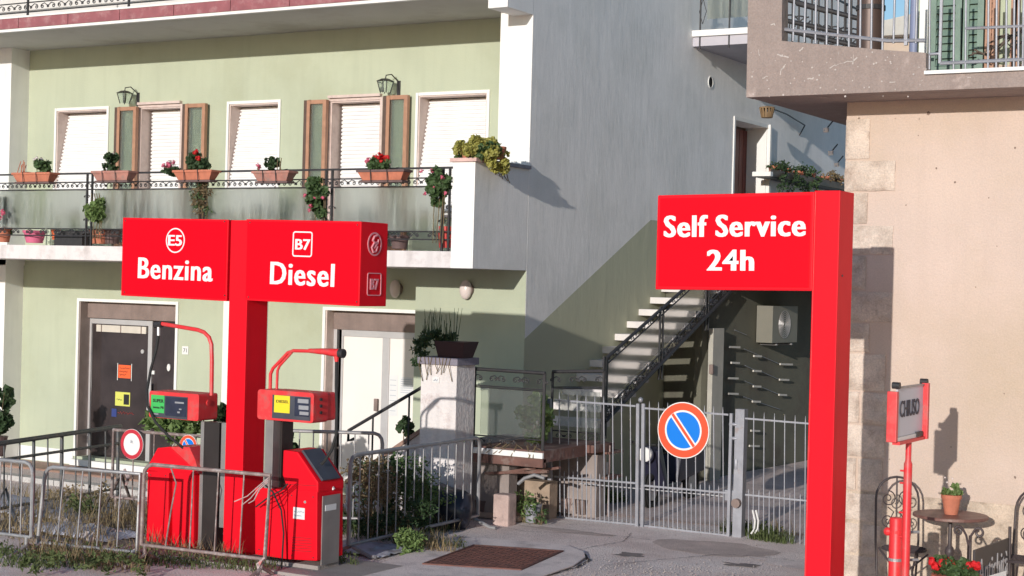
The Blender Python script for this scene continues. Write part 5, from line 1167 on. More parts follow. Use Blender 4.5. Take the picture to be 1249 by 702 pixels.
m_seam = mat('dark_seam', (.16, .01, .015), .7, .1, 10)
def screws(par, pts, Y, r=.008):
    for x_, y_ in pts: c = P(x_, y_, Y); MB().lathe([(r, -.004), (r, .0)], c, 8, 'Y').build('screw', m_iron, par)
screws(bL, ((153, 269), (274, 270), (152, 356), (274, 360)), YB - .013); screws(bR, ((305, 271), (436, 274), (303, 362), (435, 368)), YB - .013)
screws(pd, ((356, 604), (382, 606), (356, 677), (382, 680), (316, 600), (345, 602), (316, 670)), YP - .0005, .007)
screws(pu, ((184, 579), (202, 580), (184, 655), (213, 582), (232, 584), (213, 658)), YQ - .0005, .007)
for k in range(6): rod(pd, 'vent_slot', P(356, 655 + 3.2 * k, YP - .001), P(380, 656.5 + 3.2 * k, YP - .001), .006, m_seam, 'box', .004)
rod(pd, 'seam', P(346, 590, YP - .001), P(387, 592.5, YP - .001), .004, m_seam, 'box', .004)
for x_ in (372,): rod(pd, 'lock', P(x_, 612, YP - .006), P(x_, 612, YP + .004), .014, m_pmet)
lab = MB().box((X(358, 618, YP), YP - .003, Z(358, 632, YP)), (X(372, 618, YP), YP - .001, Z(358, 618, YP))).build('warning_label', m_paper, pd)
squiggle(lab, 'faint_print', X(359, 620, YP), X(371, 620, YP), Z(358, 623, YP), YP - .005, .02, m_lines, 3, .003); squiggle(lab, 'faint_print', X(359, 620, YP), X(368, 620, YP), Z(358, 628, YP), YP - .005, .02, m_lines, 6, .003)
# ================================================================ CLOSED SIGN, RED POST
YC = YH * .8765
def pc(x, y): return P(x, y, YC)
cs = thing('closed_sign', 'small sign on a thin red pole reading CHIUSO before the beige wall', 'sign', (pc(1126.5, 690).x, YC, 0))
XS = pc(1126.5, 497).x                      # the panel faces the cafe, so it is seen very obliquely
def ps_(x, y): return PX(x, y, XS)
yl0, yr0 = ps_(1095.5, 497).y, YC
zT, zB = ps_(1126, 470).z, ps_(1126, 526).z
MB().box((XS - .02, yl0, zB), (XS - .006, yr0, zT)).build('panel', mat('grey_blue_panel', (.52, .53, .60), .35, .08, 2, streak=.1), cs)
MB().box((XS - .03, yl0, zT + .001), (XS + .004, yr0, zT + .014)).build('top_rail', m_galv, cs)
MB().box((XS - .075, yl0 - .05, zB - .04), (XS + .005, yl0 - .001, zT - .02)).build('side_frame', m_redl, cs, bevel=.006)
MB().box((XS - .02, yr0 + .001, zB - .06), (XS + .035, yr0 + .05, zT + .02)).build('side_frame', m_redl, cs, bevel=.006)
MB().box((XS - .024, yl0, zB - .035), (XS + .002, yr0 - .1, zB - .004)).build('bottom_rail', m_wpl, cs)
MB().box((XS - .04, yl0, zB - .062), (XS + .02, yr0, zB - .037)).build('bottom_rail', m_redl, cs)
MB().box((XS - .004, yr0 - .2, zB - .03), (XS + .012, yr0 - .04, zB + .008)).build('clip', m_iron, cs)
for yy in (yl0 - .03, yr0 + .03): MB().lathe([(.027, -.03), (.027, .03)], (XS - .01, yy, zT + .028), 14, 'X').build('roller_end', m_iron, cs)
ca, cb_ = ps_(1098.5, 497), ps_(1121.5, 497)
text(cs, 'lettering', 'CHIUSO', (XS - .002, (ca.y + cb_.y) / 2, (ps_(1110, 487).z + ps_(1110, 507).z) / 2), cb_.y - ca.y, ps_(1110, 487).z - ps_(1110, 507).z, mat('worn_black_print', (.05, .045, .06), .6, .1), .0, .003, Vector((0, 1, 0)), V)
MB().lathe([(.034, 0), (.034, pc(1107, 560).z), (.024, pc(1107, 556).z), (.024, zB - .06)], (XS - .012, (yl0 + yr0) / 2, 0), 14).build('pole', m_redl, cs, smooth=True)
ym_ = (yl0 + yr0) / 2
for y_ in (574, 589, 625, 655): z_ = Z(1103, y_, ym_); rod(cs, 'rung', (XS - .075, ym_, z_), (XS - .01, ym_, z_), .008, m_redl)
rp = thing('red_post', 'stout worn red post with steel clamps beside the thin CHIUSO pole', 'post', (pc(1093, 690).x, YC - .25, 0))
YE = YC - .25
zz = P(1093, 631, YE).z; rr = (X(1101.5, 640, YE) - X(1085, 640, YE)) / 2; cxp = P(1093.5, 640, YE).x
MB().lathe([(rr, 0), (rr, zz - .01), (rr * .9, zz), (.02, zz + .004)], (cxp, YE, 0), 20).build('shaft', m_redl, rp, smooth=True)
for y_ in (648, 682): z_ = P(1093, y_, YE).z; MB().lathe([(rr + .006, z_ - .012), (rr + .006, z_ + .012)], (cxp, YE, 0), 20).build('clamp', m_galv if y_ > 660 else m_redl, rp); rod(rp, 'clamp_bolt', (cxp + rr, YE, z_), (cxp + rr + .1, YE + .1, z_), .012, m_galv)
MB().ball((cxp - rr - .01, YE - .02, P(1088, 648, YE).z), .035, 8, 6).build('padlock', m_redl, rp)
# ================================================================ CROWD BARRIERS
def barrier(name, label, A, B, top, bot, bars, m, r=.021, tA=None, tB=None, roundA=True, roundB=True, group='crowd barriers round the pumps', feet=(1, 1), barr=.008, bent=()):
    """A, B: ground points under the ends (m); tA, tB: lean of the ends"""
    A, B = Vector(A), Vector(B); th = thing(name, label, 'barrier', (A.x, A.y, A.z), group)
    tA = Vector(tA or (0, 0, 0)); tB = Vector(tB or (0, 0, 0)); d = (B - A).normalized()
    def at(f, z): t = tA.lerp(tB, f); return A.lerp(B, f) + Vector((0, 0, z)) + t * (z / top)
    L_ = (B - A).length; k = .10 / L_
    pts = [at(0, bot)]
    if roundA: pts += [at(0, top - .12), at(k * .12, top - .06), at(k * .45, top - .018), at(k, top)]
    else: pts += [at(0, top)]
    if roundB: pts += [at(1 - k, top), at(1 - k * .45, top - .018), at(1 - k * .12, top - .06), at(1, top - .12)]
    else: pts += [at(1, top)]
    pts += [at(1, bot)]
    MB().tube(pts, r, 8).build('tube_frame', m, th, smooth=True)
    rod(th, 'bottom_rail', at(0, bot), at(1, bot), r * .85, m)
    for i in range(bars):
        f = (i + 1) / (bars + 1); p, q = at(f, bot), at(f, top)
        if i in bent: MB().tube([p, p.lerp(q, .45) + d * .05, p.lerp(q, .8) + d * .10, q + d * .02], barr, 6).build('bar', m, th, smooth=True, label='bent barrier bar')
        else: rod(th, 'bar', p, q, barr, m)
    n = Vector((-d.y, d.x, 0))
    for f, on in ((0.03, feet[0]), (.97, feet[1])):
        if on:
            p = at(f, bot)
            MB().tube([p + n * .0, Vector((p.x, p.y, A.lerp(B, f).z + .10)), A.lerp(B, f) + n * -.22 + Vector((0, 0, .02)), A.lerp(B, f) - n * .30 + Vector((0, 0, .02))], r * .95, 7).build('foot', m, th, smooth=True)
            MB().tube([Vector((p.x, p.y, A.lerp(B, f).z + .12)), A.lerp(B, f) + n * .22 + Vector((0, 0, .02))], r * .9, 7).build('foot', m_rustw, th, smooth=True)
    return th, at
def gp0(x, y, Y): p = P(x, y, Y); return (p.x, Y, 0)
Y1 = 11.95
B1 = P(38, 655, Y1); barrier('crowd_barrier', 'grey crowd barrier cut by the left edge of the photo, nearest the dark fixed railing', (B1.x - 2.2, Y1 - .15, 0), (B1.x, Y1, 0), P(10, 561, Y1).z, B1.z, 14, m_galv)
Y2 = 12.15
a = P(45, 661, Y2); b = P(167, 673, Y2 + .2); t = P(57, 569, Y2)
barrier('crowd_barrier', 'leaning crowd barrier with four bars between the edge barrier and the petrol pump', (a.x, Y2, 0), (b.x, Y2 + .2, 0), t.z, a.z, 4, m_galv, tA=(.10, 0, 0), tB=(.02, 0, 0), roundA=True, roundB=False)
Y3 = 12.3
a = P(172, 664, Y3); b = P(322, 683, Y3 + .12); t = P(180, 566, Y3)
th3, at3 = barrier('crowd_barrier', 'rusty crowd barrier with bent bars in front of the petrol pump and pylon', (a.x, Y3, 0), (b.x, Y3 + .12, 0), t.z, a.z, 4, m_rustw, tA=(.02, 0, 0), tB=(.05, 0, 0), bent=(0,), roundB=False)
# torn red and white tape on it
m_tape = mat('faded_tape', (.42, .33, .32), .6, .15, 20, dirt=(.6, .2, .18), dscale=14, dlo=.55, dhi=.65)
c = at3(1, t.z - .02); tp = MB()
for s_ in range(3):
    pts = [c + Vector((.0, -.02 - .004 * s_, -.02 * s_)), c + Vector((-.1, -.03, -.08 - .02 * s_)), c + Vector((-.25 + .05 * s_, -.03 - .01 * s_, -.20 - .015 * s_)), c + Vector((-.42 + .09 * s_, -.02, -.27 - .03 * s_ * (s_ % 2)))]
    tp.tube(pts, .006, 4)
for s_ in range(3): tp.tube([at3(1, a.z + .02) + Vector((.01 * s_, -.02, 0)), at3(1, a.z - .05) + Vector((-.03 - .02 * s_, -.03, 0)), at3(1, a.z - .14) + Vector((-.08 + .03 * s_, -.03, -.04))], .008, 4)
tp_ = thing('barrier_tape', 'torn faded barrier tape knotted round the right end of the rusty barrier', 'tape', c); tp.build('tape_strips', m_tape, tp_, smooth=True, kind='stuff')
# right barrier running back to the terrace
a0 = P(425, 662, 13.95); bb = P(583, 618, 16.7)
ta = Z(455, 556, 14.3); tb = Z(585, 530, 16.7)
barrier('crowd_barrier', 'long grey crowd barrier running back from the diesel pump to the short pink post', (a0.x, 13.95, 0), (bb.x, 16.7, 0), (ta + tb) / 2, .13, 14, m_galv, r=.023)
# barrier behind the diesel pump
Y5 = 14.9; a = P(330, 600, Y5 - .2); b = P(465, 600, Y5 + .4)
barrier('crowd_barrier', 'crowd barrier standing behind the diesel pump, its rounded right end near the white door', (a.x, Y5 - .2, 0), (b.x, Y5 + .4, 0), Z(430, 526.5, Y5 + .3), .2, 7, m_galv, feet=(0, 1))
# rusty barrier carrying two round signs
Y6 = 14.4; a = P(137, 590, Y6); b = P(290, 590, Y6 + .2)
barrier('crowd_barrier', 'rusty crowd barrier behind the petrol pump carrying two round road signs', (a.x, Y6, 0), (b.x, Y6 + .2, 0), Z(150, 525, Y6), .25, 5, m_rustw, feet=(1, 0), roundA=False)
Ys = Y6 - .06; c = P(161, 541.5, Ys); r_ = (Z(161, 523, Ys) - Z(161, 560, Ys)) / 2
s = thing('no_vehicles_sign', 'round white sign with red rim, hung on the rusty barrier left of the petrol pump', 'sign', (c.x, Ys, c.z))
disc_mb(MB(), c, r_, Ys - .003, Ys + .006).build('plate', m_sw, s); mb = MB(); ring_mb(mb, (c.x, Ys - .005, c.z), r_ * .98, r_ * .98, r_ * .25, .003); mb.build('red_rim', mat('dull_sign_red', (.55, .03, .05), .4, .08, 6), s)
squiggle(s, 'scratch', c.x - .02, c.x + .02, c.z + .03, Ys - .005, .05, m_lines, 8, .002)
c = P(230, 544, Ys); no_parking('no_parking_sign', 'small round no parking sign half hidden behind the red hood of the petrol pump', c, (Z(230, 530, Ys) - Z(230, 558, Ys)) / 2, Ys)
wr = MB().tube([P(152, 572, Ys - .02), P(156, 583, Ys - .04), P(154, 592, Ys), P(158, 578, Ys - .03)], .018, 5).build('tape_rag', m_tape); tag(wr, 'pale rag of tape hanging from the rusty barrier below the round white sign', 'tape')
# dark fixed railing running towards the house
fa = PZ(-40, 640, 0); ftop0, ftop1 = P(-30, 545, 12.9), P(147, 519, 16.6)
fr_ = thing('fixed_railing', 'dark green grey fixed railing with three rails leading to the dark glass door', 'railing', (ftop0.x, 12.9, 0))
m_fr = mat('dark_railing_paint', (.09, .095, .10), .5, .15, 12, dirt=(.2, .15, .12), dscale=10)
e0, e1 = P(-30, 545, 12.9), P(147, 519.5, 16.6)
rod(fr_, 'top_rail', e0, e1, .030, m_fr)
m0, m1 = P(-30, 565, 12.9), P(147, 540, 16.6); rod(fr_, 'rail', m0, m1, .018, m_fr)
l0, l1 = P(-30, 625, 12.9), P(147, 595, 16.6); rod(fr_, 'rail', l0, l1, .018, m_fr)
for px in (5, 24, 41, 58, 75, 92, 109, 128): 
    f = (px + 30) / 177.; 
    # find the point of the slanted line seen at that pixel
    n = (e1 - e0); rr_ = ray(px, 540); nn = Vector((n.y, -n.x, 0)); t = (e0 - CAM).dot(nn) / rr_.dot(nn); q = CAM + rr_ * t; g = (q - e0).dot(n) / n.dot(n)
    thick = .02 if px in (41, 109) else .010
    rod(fr_, 'post' if thick > .015 else 'bar', l0.lerp(l1, g) - Vector((0, 0, .1 if thick > .015 else 0)), e0.lerp(e1, g), thick, m_fr)
for g in (0.1, .55, .98): p_ = l0.lerp(l1, g); rod(fr_, 'post', (p_.x, p_.y, -.35), e0.lerp(e1, g), .024, m_fr)
# ================================================================ PLANTS ON THE BALCONY
def flowers(mb, pts, r, n, rnd):
    for c in pts:
        for _ in range(n):
            d = Vector((rnd.uniform(-1, 1), rnd.uniform(-1, 1), rnd.uniform(-1, 1))).normalized(); p = Vector(c) + d * r * rnd.uniform(.3, 1); u = d.orthogonal().normalized(); v = d.cross(u); s = r * .5
            mb.add([p + u * s, p + v * s, p - u * s, p - v * s, p + d * s * .4], [(0, 1, 4), (1, 2, 4), (2, 3, 4), (3, 0, 4)])
    return mb
ypl = YF - .10
m_terra2 = mat('faded_terracotta', (.42, .19, .15), .85, .18, 9, .2, 30, dirt=(.3, .2, .17), dscale=7)
def trough(i, x0, x1, yt, label, specs):
    a, b = X(x0, yt, ypl), X(x1, yt, ypl); z1 = Z((x0 + x1) / 2, yt, ypl); z0 = z1 - .135
    t = thing('window_box', label, 'window box', ((a + b) / 2, ypl, z0), 'window boxes hung on the balcony rail')
    MB().hexa([(a + .06, ypl - .06, z0), (b - .06, ypl - .06, z0), (b - .06, ypl + .06, z0), (a + .06, ypl + .06, z0), (a, ypl - .09, z1 - .03), (b, ypl - .09, z1 - .03), (b, ypl + .09, z1 - .03), (a, ypl + .09, z1 - .03)]).build('trough', m_terra if i % 2 == 0 else m_terra2, t, bevel=.006)
    MB().box((a - .015, ypl - .105, z1 - .032), (b + .015, ypl + .105, z1)).build('trough_rim', m_terra2 if i in (1, 3) else m_terra_d if i == 4 else m_terra, t, bevel=.006)
    MB().box((a + .03, ypl - .075, z0 - .03), (b - .03, ypl + .075, z0 - .002)).build('drip_tray', m_terra_d, t, bevel=.005)
    for f in (.3, .66): MB().tube([(a + (b - a) * f, ypl + .15, zt_rail + .015), (a + (b - a) * f, ypl + .0, z1 + .01), (a + (b - a) * f, ypl - .11, z1 - .0), (a + (b - a) * f, ypl - .095, z0 - .015), (a + (b - a) * f, ypl + .13, z0 - .015)], .007, 5).build('bracket', m_iron, t)
    rn = random.Random(40 + i)
    for kind, px, py, rx, rz, n, m in specs:
        c = P(px, py, ypl)
        if kind == 'L': leaves(MB(), n, clumps(c, (rx, .08, rz), 9, .07, rn), .062, rn, .1, True).build('foliage', m, t)
        elif kind == 'F':
            pts = [ell(c, (rx, .08, rz), .2)(rn) for _ in range(n)]; flowers(MB(), pts, .035, 16, rn).build('flowers', m, t)
            st_ = MB()
            for p in pts: st_.tube([Vector((p.x * .6 + c.x * .4, ypl, z1)), p], .004, 4)
            st_.build('flower_stems', m_leaf_l, t, kind='stuff')
        elif kind == 'S':
            st_ = MB()
            for _ in range(n): q = c + Vector((rn.uniform(-rx, rx), rn.uniform(-.05, .05), rn.uniform(-rz * .2, rz))); st_.tube([Vector((q.x + rn.uniform(-.05, .05), ypl, z1 - .01)), q], .006, 4)
            st_.build('bare_stems', m, t, kind='stuff')
    return t
zt_rail = zt = Z(100, 211.5, YF + .05)
trough(0, 21, 66, 210.5, 'leftmost window box on the rail, with bushy green plant and bare twigs', [('L', 54, 202, .13, .06, 300, m_leaf), ('S', 27, 200, .08, .16, 6, m_terra), ('F', 48, 196, .1, .05, 4, m_fl_white)])
trough(1, 118, 162, 208.5, 'window box with an upright leafy plant beside the left casement', [('L', 134, 196, .09, .12, 230, m_leaf_d), ('F', 136, 194, .08, .1, 4, m_fl_white)])
trough(2, 217, 263, 207.5, 'window box with tall red geranium before the left balcony door', [('L', 236, 196, .06, .14, 240, m_leaf_d), ('L', 247, 201, .08, .05, 90, m_leaf_d), ('F', 238, 185, .02, .02, 2, m_fl_red), ('F', 244, 195, .06, .04, 3, m_fl_red), ('L', 209, 208, .10, .05, 110, m_leaf_d), ('F', 208, 201, .13, .08, 9, m_fl_pink), ('F', 212, 198, .09, .06, 4, m_fl_white)])
trough(3, 313.5, 357, 208.5, 'window box with one small dark plant between the two balcony doors', [('L', 331, 199, .06, .07, 110, m_leaf_d), ('S', 342, 200, .03, .1, 3, m_dry), ('F', 314, 204, .04, .03, 2, m_fl_pink)])
trough(4, 441, 497, 207, 'window box with bright red geranium in front of the right balcony door', [('L', 462, 200, .12, .06, 260, m_leaf), ('F', 464, 192, .13, .06, 13, m_fl_red), ('F', 450, 196, .04, .03, 3, m_fl_pink)])
# pots standing or hung low behind the railing
def pot(px, y1, y0, w, Yp, label, m, plant=None, cat='plant pot', nm='plant_pot', grp='pots standing on the balcony'):
    c = P(px, y0, Yp); z0 = max(c.z, ZB1 + .002); z1 = Z(px, y1, Yp); ww = w
    t = thing(nm, label, cat, (c.x, Yp, z0), grp)
    MB().lathe([(ww * .72, 0), (ww * .95, (z1 - z0) * .8), (ww * 1.04, (z1 - z0) * .8), (ww * 1.06, z1 - z0), (ww * .9, z1 - z0)], (c.x, Yp, z0), 16).build('pot', m, t, smooth=True)
    if plant:
        rn = random.Random(int(px))
        leaves(MB(), plant[2], clumps(Vector((c.x, Yp, z1 + plant[1] * .6)), (plant[0], plant[0] * .6, plant[1]), 9, .09, rn), .075, rn, .3, True).build('foliage', plant[3], t)
    return t
m_pinkpot = mat('pink_plastic', (.62, .14, .24), .5, .05); m_orpot = mat('orange_plastic', (.8, .16, .05), .5, .05)
yi = YF + .26
pot(42, 281, 296, .17, yi, 'bright pink flowerpot on the balcony floor', m_pinkpot)
pot(68, 280, 292, .07, yi, 'small orange pot beside the dark planter trough', m_orpot)
pot(121, 279, 297, .15, yi, 'terracotta pot under the first climbing plant on the balcony', m_terra)
pot(136, 279, 297, .14, yi + .1, 'ribbed darker pot next to the terracotta pot under the climbing plant', m_terra_d)
pot(3, 276, 295, .14, yi, 'terracotta pot cut by the left photo edge holding a pink geranium', m_terra, (.14, .28, 320, m_leaf_d))
pot(487, 287, 303, .13, yi, 'dark pot on the balcony floor right of the diesel sign', m_terra_d)
pot(543, 276, 302, .11, YF + .19, 'red pot wedged against the white corner pier of the balcony', mat('red_plastic', (.6, .06, .05), .5, .05))
dk = thing('planter_trough', 'long dark planter trough on the balcony floor', 'planter', (X(88, 290, yi), yi, ZB1), 'pots standing on the balcony')
MB().box((X(72, 290, yi), yi - .1, ZB1 + .002), (X(106, 290, yi), yi + .1, Z(88, 281, yi))).build('trough', m_iron, dk, bevel=.01)
for k, (px, py, rx, rz, n, m, lab) in enumerate([
        (117, 254, .15, .22, 420, m_leaf_l, 'bright green climbing plant tied to the second post of the balcony railing'),
        (246, 240, .13, .26, 420, m_dry, 'half withered climber on the post above the Benzina sign'),
        (389, 238, .17, .24, 480, m_leaf, 'green climber with pink flowers above the Diesel sign'),
        (534, 229, .19, .23, 480, m_leaf, 'green hanging plant on the rail next to the white corner pier')]):
    c = P(px, py, YF - .03); t = thing('climbing_plant', lab, 'plant', c, 'climbing plants on the balcony posts'); rn = random.Random(60 + k)
    leaves(MB(), n, clumps(c, (rx, .08, rz), 16, .075, rn), .075 if k != 1 else .05, rn, .4, k != 1).build('foliage', m, t)
    if k == 1: leaves(MB(), 120, clumps(c, (rx, .08, rz), 8, .07, rn), .06, rn).build('foliage', m_leaf, t)
    mb = MB()
    for j in range(4): x_ = c.x + (j - 1.5) * .05; mb.tube([(x_, YF + .0, ZB1 + .1), (x_ + .04 * math.sin(j), YF + .01, c.z - .1), (x_ - .03, YF - .02, c.z + rz)], .006, 4)
    mb.build('stems', m_dry, t)
    if k in (2, 3): flowers(MB(), [c + Vector((rn.uniform(-rx, rx) * 1.1, -.08, rn.uniform(-rz, rz))) for _ in range(6)], .03, 14, rn).build('flowers', m_fl_pink, t)
c = P(2, 250, YF - .02); flowers(MB(), [c + Vector((rnd.uniform(-.08, .1), -.05, rnd.uniform(-.2, .08))) for _ in range(5)], .035, 14, rnd).build('flower', m_fl_pink).name = 'flower'
bpy.data.objects['flower']['label'] = 'pink geranium blooms at the left photo edge behind the balcony rail'; bpy.data.objects['flower']['category'] = 'flower'
# yellow green succulent on the corner parapet
c = Vector((XW - .22, YF + .28, zc + .05)); su = thing('succulent_bush', 'large yellow green succulent bush spilling over the corner parapet', 'potted plant', c)
pc_ = P(572, 194, YF + .1); MB().lathe([(.09, 0), (.12, .13), (.13, .13), (.13, .16)], (pc_.x, YF + .12, zc + .05), 16).build('pot', m_terra, su, smooth=True)
MB().lathe([(.09, 0), (.12, .13), (.13, .13), (.13, .16)], (pc_.x + .28, YF + .3, zc + .05), 16).build('pot', m_terra, su, smooth=True)
rn = random.Random(77)
c0 = P(582, 183, YF + .15)
leaves(MB(), 1700, clumps(c0, (.32, .25, .14), 26, .07, rn), .055, rn, .0, True).build('foliage', m_leaf_y, su)
leaves(MB(), 500, clumps(c0 + Vector((.24, .12, -.13)), (.12, .3, .14), 14, .07, rn), .052, rn, .0, True).build('foliage', m_leaf_y, su)
leaves(MB(), 350, clumps(c0 + Vector((.0, .0, -.02)), (.30, .22, .13), 20, .07, rn), .05, rn, .2, True).build('foliage', m_leaf, su)
mb = MB()
for k in range(5): q = Vector((XW + .06, YF + .25 + .09 * k, zc + .02)); mb.tube([q, q + Vector((.05, .02, -.08 - .03 * k)), q + Vector((.03 + .02 * (k % 2), .1, -.16 - .02 * k))], .006, 4)
mb.build('hanging_stems', m_dry, su)
# plant on the capstone of the pillar
q = P(538, 428, YPL + .16); pz_ = zp + .09
t = thing('planter_box', 'dark red planter box of spiky herbs on the capstone of the white pillar', 'planter', (q.x, YPL + .16, pz_))
MB().hexa([(X(532, 430, YPL), YPL + .04, pz_ + .002), (X(561, 430, YPL), YPL + .04, pz_ + .002), (X(561, 430, YPL), YPL + .3, pz_ + .002), (X(532, 430, YPL), YPL + .3, pz_ + .002), (X(529, 430, YPL), YPL, pz_ + .2), (X(566, 430, YPL), YPL, pz_ + .2), (X(566, 430, YPL), YPL + .34, pz_ + .2), (X(529, 430, YPL), YPL + .34, pz_ + .2)]).build('trough', mat('dark_red_plastic', (.045, .018, .02), .5, .1), t, bevel=.006)
rn = random.Random(90)
leaves(MB(), 900, clumps((q.x - .02, YPL + .1, pz_ + .2), (.30, .16, .09), 14, .06, rn), .05, rn, -.2).build('foliage', m_leaf_d, t)
leaves(MB(), 240, clumps((q.x - .22, YPL + .04, pz_ + .06), (.10, .07, .15), 10, .07, rn), .06, rn, .2).build('foliage', m_leaf_d, t)
mb = MB()
for k in range(44): x_ = q.x + rn.uniform(-.26, .26); h_ = rn.uniform(.15, .42); mb.tube([(x_, YPL + .12, pz_ + .2), (x_ + rn.uniform(-.06, .06), YPL + .12, pz_ + .2 + h_)], .005, 4, r2=.002)
mb.build('stalks', m_leaf_d, t, kind='stuff')
mb = MB()
for k in range(9): x_ = X(515 + 4.5 * k, 447, YPL - .01); mb.tube([(x_, YPL - .045, pz_), (x_ + rn.uniform(-.03, .03), YPL - .05, pz_ - .1), (x_ + rn.uniform(-.06, .04), YPL - .02, pz_ - rn.uniform(.16, .3))], .005, 4)
mb.build('dead_roots', m_dry, t, kind='stuff')
# shrub seen behind the terrace railing, and plant at the left edge
def shrub(name, label, c, r, n, m, size=.09, seed=1, cat='shrub', stems=True, hexa=True):
    rn = random.Random(seed); t = thing(name, label, cat, (c[0], c[1], c[2]))
    leaves(MB(), n, clumps(c, r, 14, min(r) * .5, rn), size, rn, .1, hexa).build('foliage', m, t)
    if stems:
        mb = MB()
        for k in range(7): mb.tube([(c[0] + rn.uniform(-.05, .05), c[1], c[2] - r[2] * 1.6), Vector(c) + Vector((rn.uniform(-1, 1) * r[0] * .7, 0, rn.uniform(-.2, 1) * r[2] * .8))], .008, 4, r2=.004)
        mb.build('stems', m_dry, t)
    return t
c = P(652, 508, 17.8); shrub('variegated_shrub', 'pale green leafy shrub in a corner of the terrace behind the frosted panel', (c.x, c.y, c.z), (.22, .2, .28), 420, m_leaf_l, .09, 3)
c = P(-3, 500, 17.5); shrub('geranium_bush', 'dark geranium with pink blooms at the left photo edge by the white pier', (c.x, c.y, c.z), (.20, .2, .40), 300, m_leaf_d, .14, 4)
t = bpy.data.objects['geranium_bush']; rn = random.Random(8); flowers(MB(), [Vector(c) + Vector((rn.uniform(-.1, .1), -.12, rn.uniform(-.1, .3))) for _ in range(6)], .06, 16, rn).build('flowers', m_fl_pink, t)
gtp = MB().lathe([(.12, -.7), (.16, -.42), (.17, -.40)], c, 16).build('pot', m_terra_d, t)
c = P(214, 520, 15.6); shrub('oleander_bush', 'leafy green bush in a dark pot seen between the petrol pump and its display head', (c.x, c.y, c.z), (.34, .2, .25), 620, m_leaf_l, .13, 5, hexa=False)
c = P(346, 545, 15.6); shrub('dark_pot_plant', 'small dark plant just right of the diesel pump mast', (c.x, c.y, c.z), (.12, .1, .22), 160, m_leaf_d, .12, 6)
c = P(272, 505, 16.2); shrub('dark_pot_plant', 'small dark plant between the petrol pump head and the red column', (c.x, c.y, c.z), (.08, .08, .16), 120, m_leaf_d, .12, 16)
c = P(495, 522, 17.35); shrub('dark_pot_plant', 'small dark plant on the sloping white wall by the pillar', (c.x, c.y, c.z), (.09, .08, .12), 120, m_leaf_d, .08, 7)
# dense bush behind the right barrier
rn = random.Random(31)
for k, (px, py, Yk, r, n, m, lab) in enumerate([
        (452, 592, 14.95, (.30, .3, .34), 900, m_dry, 'dry brown bush close behind the steel end of the diesel pump'),
        (478, 590, 15.5, (.42, .35, .34), 1300, m_leaf, 'tall dark green bush behind the middle of the long barrier'),
        (505, 598, 15.9, (.40, .3, .30), 900, m_leaf_l, 'green and yellow weeds at the foot of the white pillar'),
        (470, 625, 15.2, (.7, .4, .22), 1300, m_leaf_d, 'low dark undergrowth in shade behind the long barrier')]):
    c = P(px, py, Yk); shrub('bush', lab, (c.x, c.y, max(c.z, .2)), r, n, m, .06, 100 + k, 'bush', True, False)
m_bag = mat('black_plastic', (.02, .022, .035), .35, .2, 8)
c = P(545, 590, 16.45); o = MB().ball((c.x, 16.4, .22), .42, 16, 10, (1, .55, .7)).build('refuse_bag', m_bag, smooth=True)
for v in o.data.vertices: v.co += Vector((noise.noise(v.co * 4), noise.noise(v.co * 4 + Vector((5, 0, 0))), noise.noise(v.co * 5 + Vector((9, 0, 0))))) * .09
tag(o, 'dark bulky plastic bag lying between the pillar and the long barrier', 'bag')
# grass and weeds
def tufts(mb, n, fn, h, rnd, w=.006):
    for _ in range(n):
        p = Vector(fn(rnd)); a = rnd.uniform(0, 6.28); hh = h * rnd.uniform(.4, 1.2); d = Vector((math.cos(a), math.sin(a), 0)); s = Vector((-d.y, d.x, 0)) * w
        q = p + d * hh * .25 + Vector((0, 0, hh * .6)); e = p + d * hh * rnd.uniform(.4, .8) + Vector((0, 0, hh))
        mb.add([p - s, p + s, q + s * .7, q - s * .7, e], [(0, 1, 2, 3), (3, 2, 4)])
    return mb
def around(px, py, rx, ry, z=0):
    c = PZ(px, py, z)
    def f(r): a = r.uniform(0, 6.28); q = math.sqrt(r.random()); x_, y_ = c.x + rx * q * math.cos(a), c.y + ry * q * math.sin(a); return (x_, y_, gz(x_, y_) - .01)
    return f
m_grass = mat('green_weed', (.11, .14, .05), .8, .35, 14, leaf=True); m_straw = mat('straw', (.33, .25, .14), .9, .3, 14, leaf=True)
mb = MB(); mb2 = MB(); rn = random.Random(12)
for px, py, rx, ry, n in ((498, 668, .18, .14, 300), (650, 628, .35, .15, 420), (915, 652, .38, .16, 520), (940, 660, .3, .12, 200), (60, 683, .9, .25, 450), (120, 679, .8, .25, 500), (205, 688, .5, .2, 200), (250, 688, .5, .2, 160), (10, 686, .7, .2, 260), (470, 640, .9, .5, 700), (455, 655, .5, .3, 200), (420, 690, .2, .1, 60), (735, 612, .35, .3, 350), (720, 605, .5, .3, 250), (540, 668, .3, .12, 120), (300, 694, .4, .15, 150)):
    tufts(mb, n, around(px, py, rx, ry), .10 if py > 670 and px < 300 else .16, rn); leaves(mb, n // 3, lambda r, f=around(px, py, rx, ry): Vector(f(r)) + Vector((0, 0, r.uniform(0, .14))), .05, rn, -.2)
for px, py, rx, ry, n in ((100, 640, 1.3, .7, 900), (140, 625, 1.2, .6, 600), (90, 600, 1.4, .7, 450), (200, 640, .8, .5, 250), (520, 672, .4, .12, 150), (60, 655, 1, .4, 400), (960, 655, .5, .1, 60), (225, 680, .8, .2, 260), (100, 686, .9, .2, 300), (480, 640, .9, .5, 600)):
    tufts(mb2, n, around(px, py, rx, ry), .24, rn, .005)
mb.build('grass', m_grass, kind='stuff'); mb2.build('dry_grass', m_straw, kind='stuff')
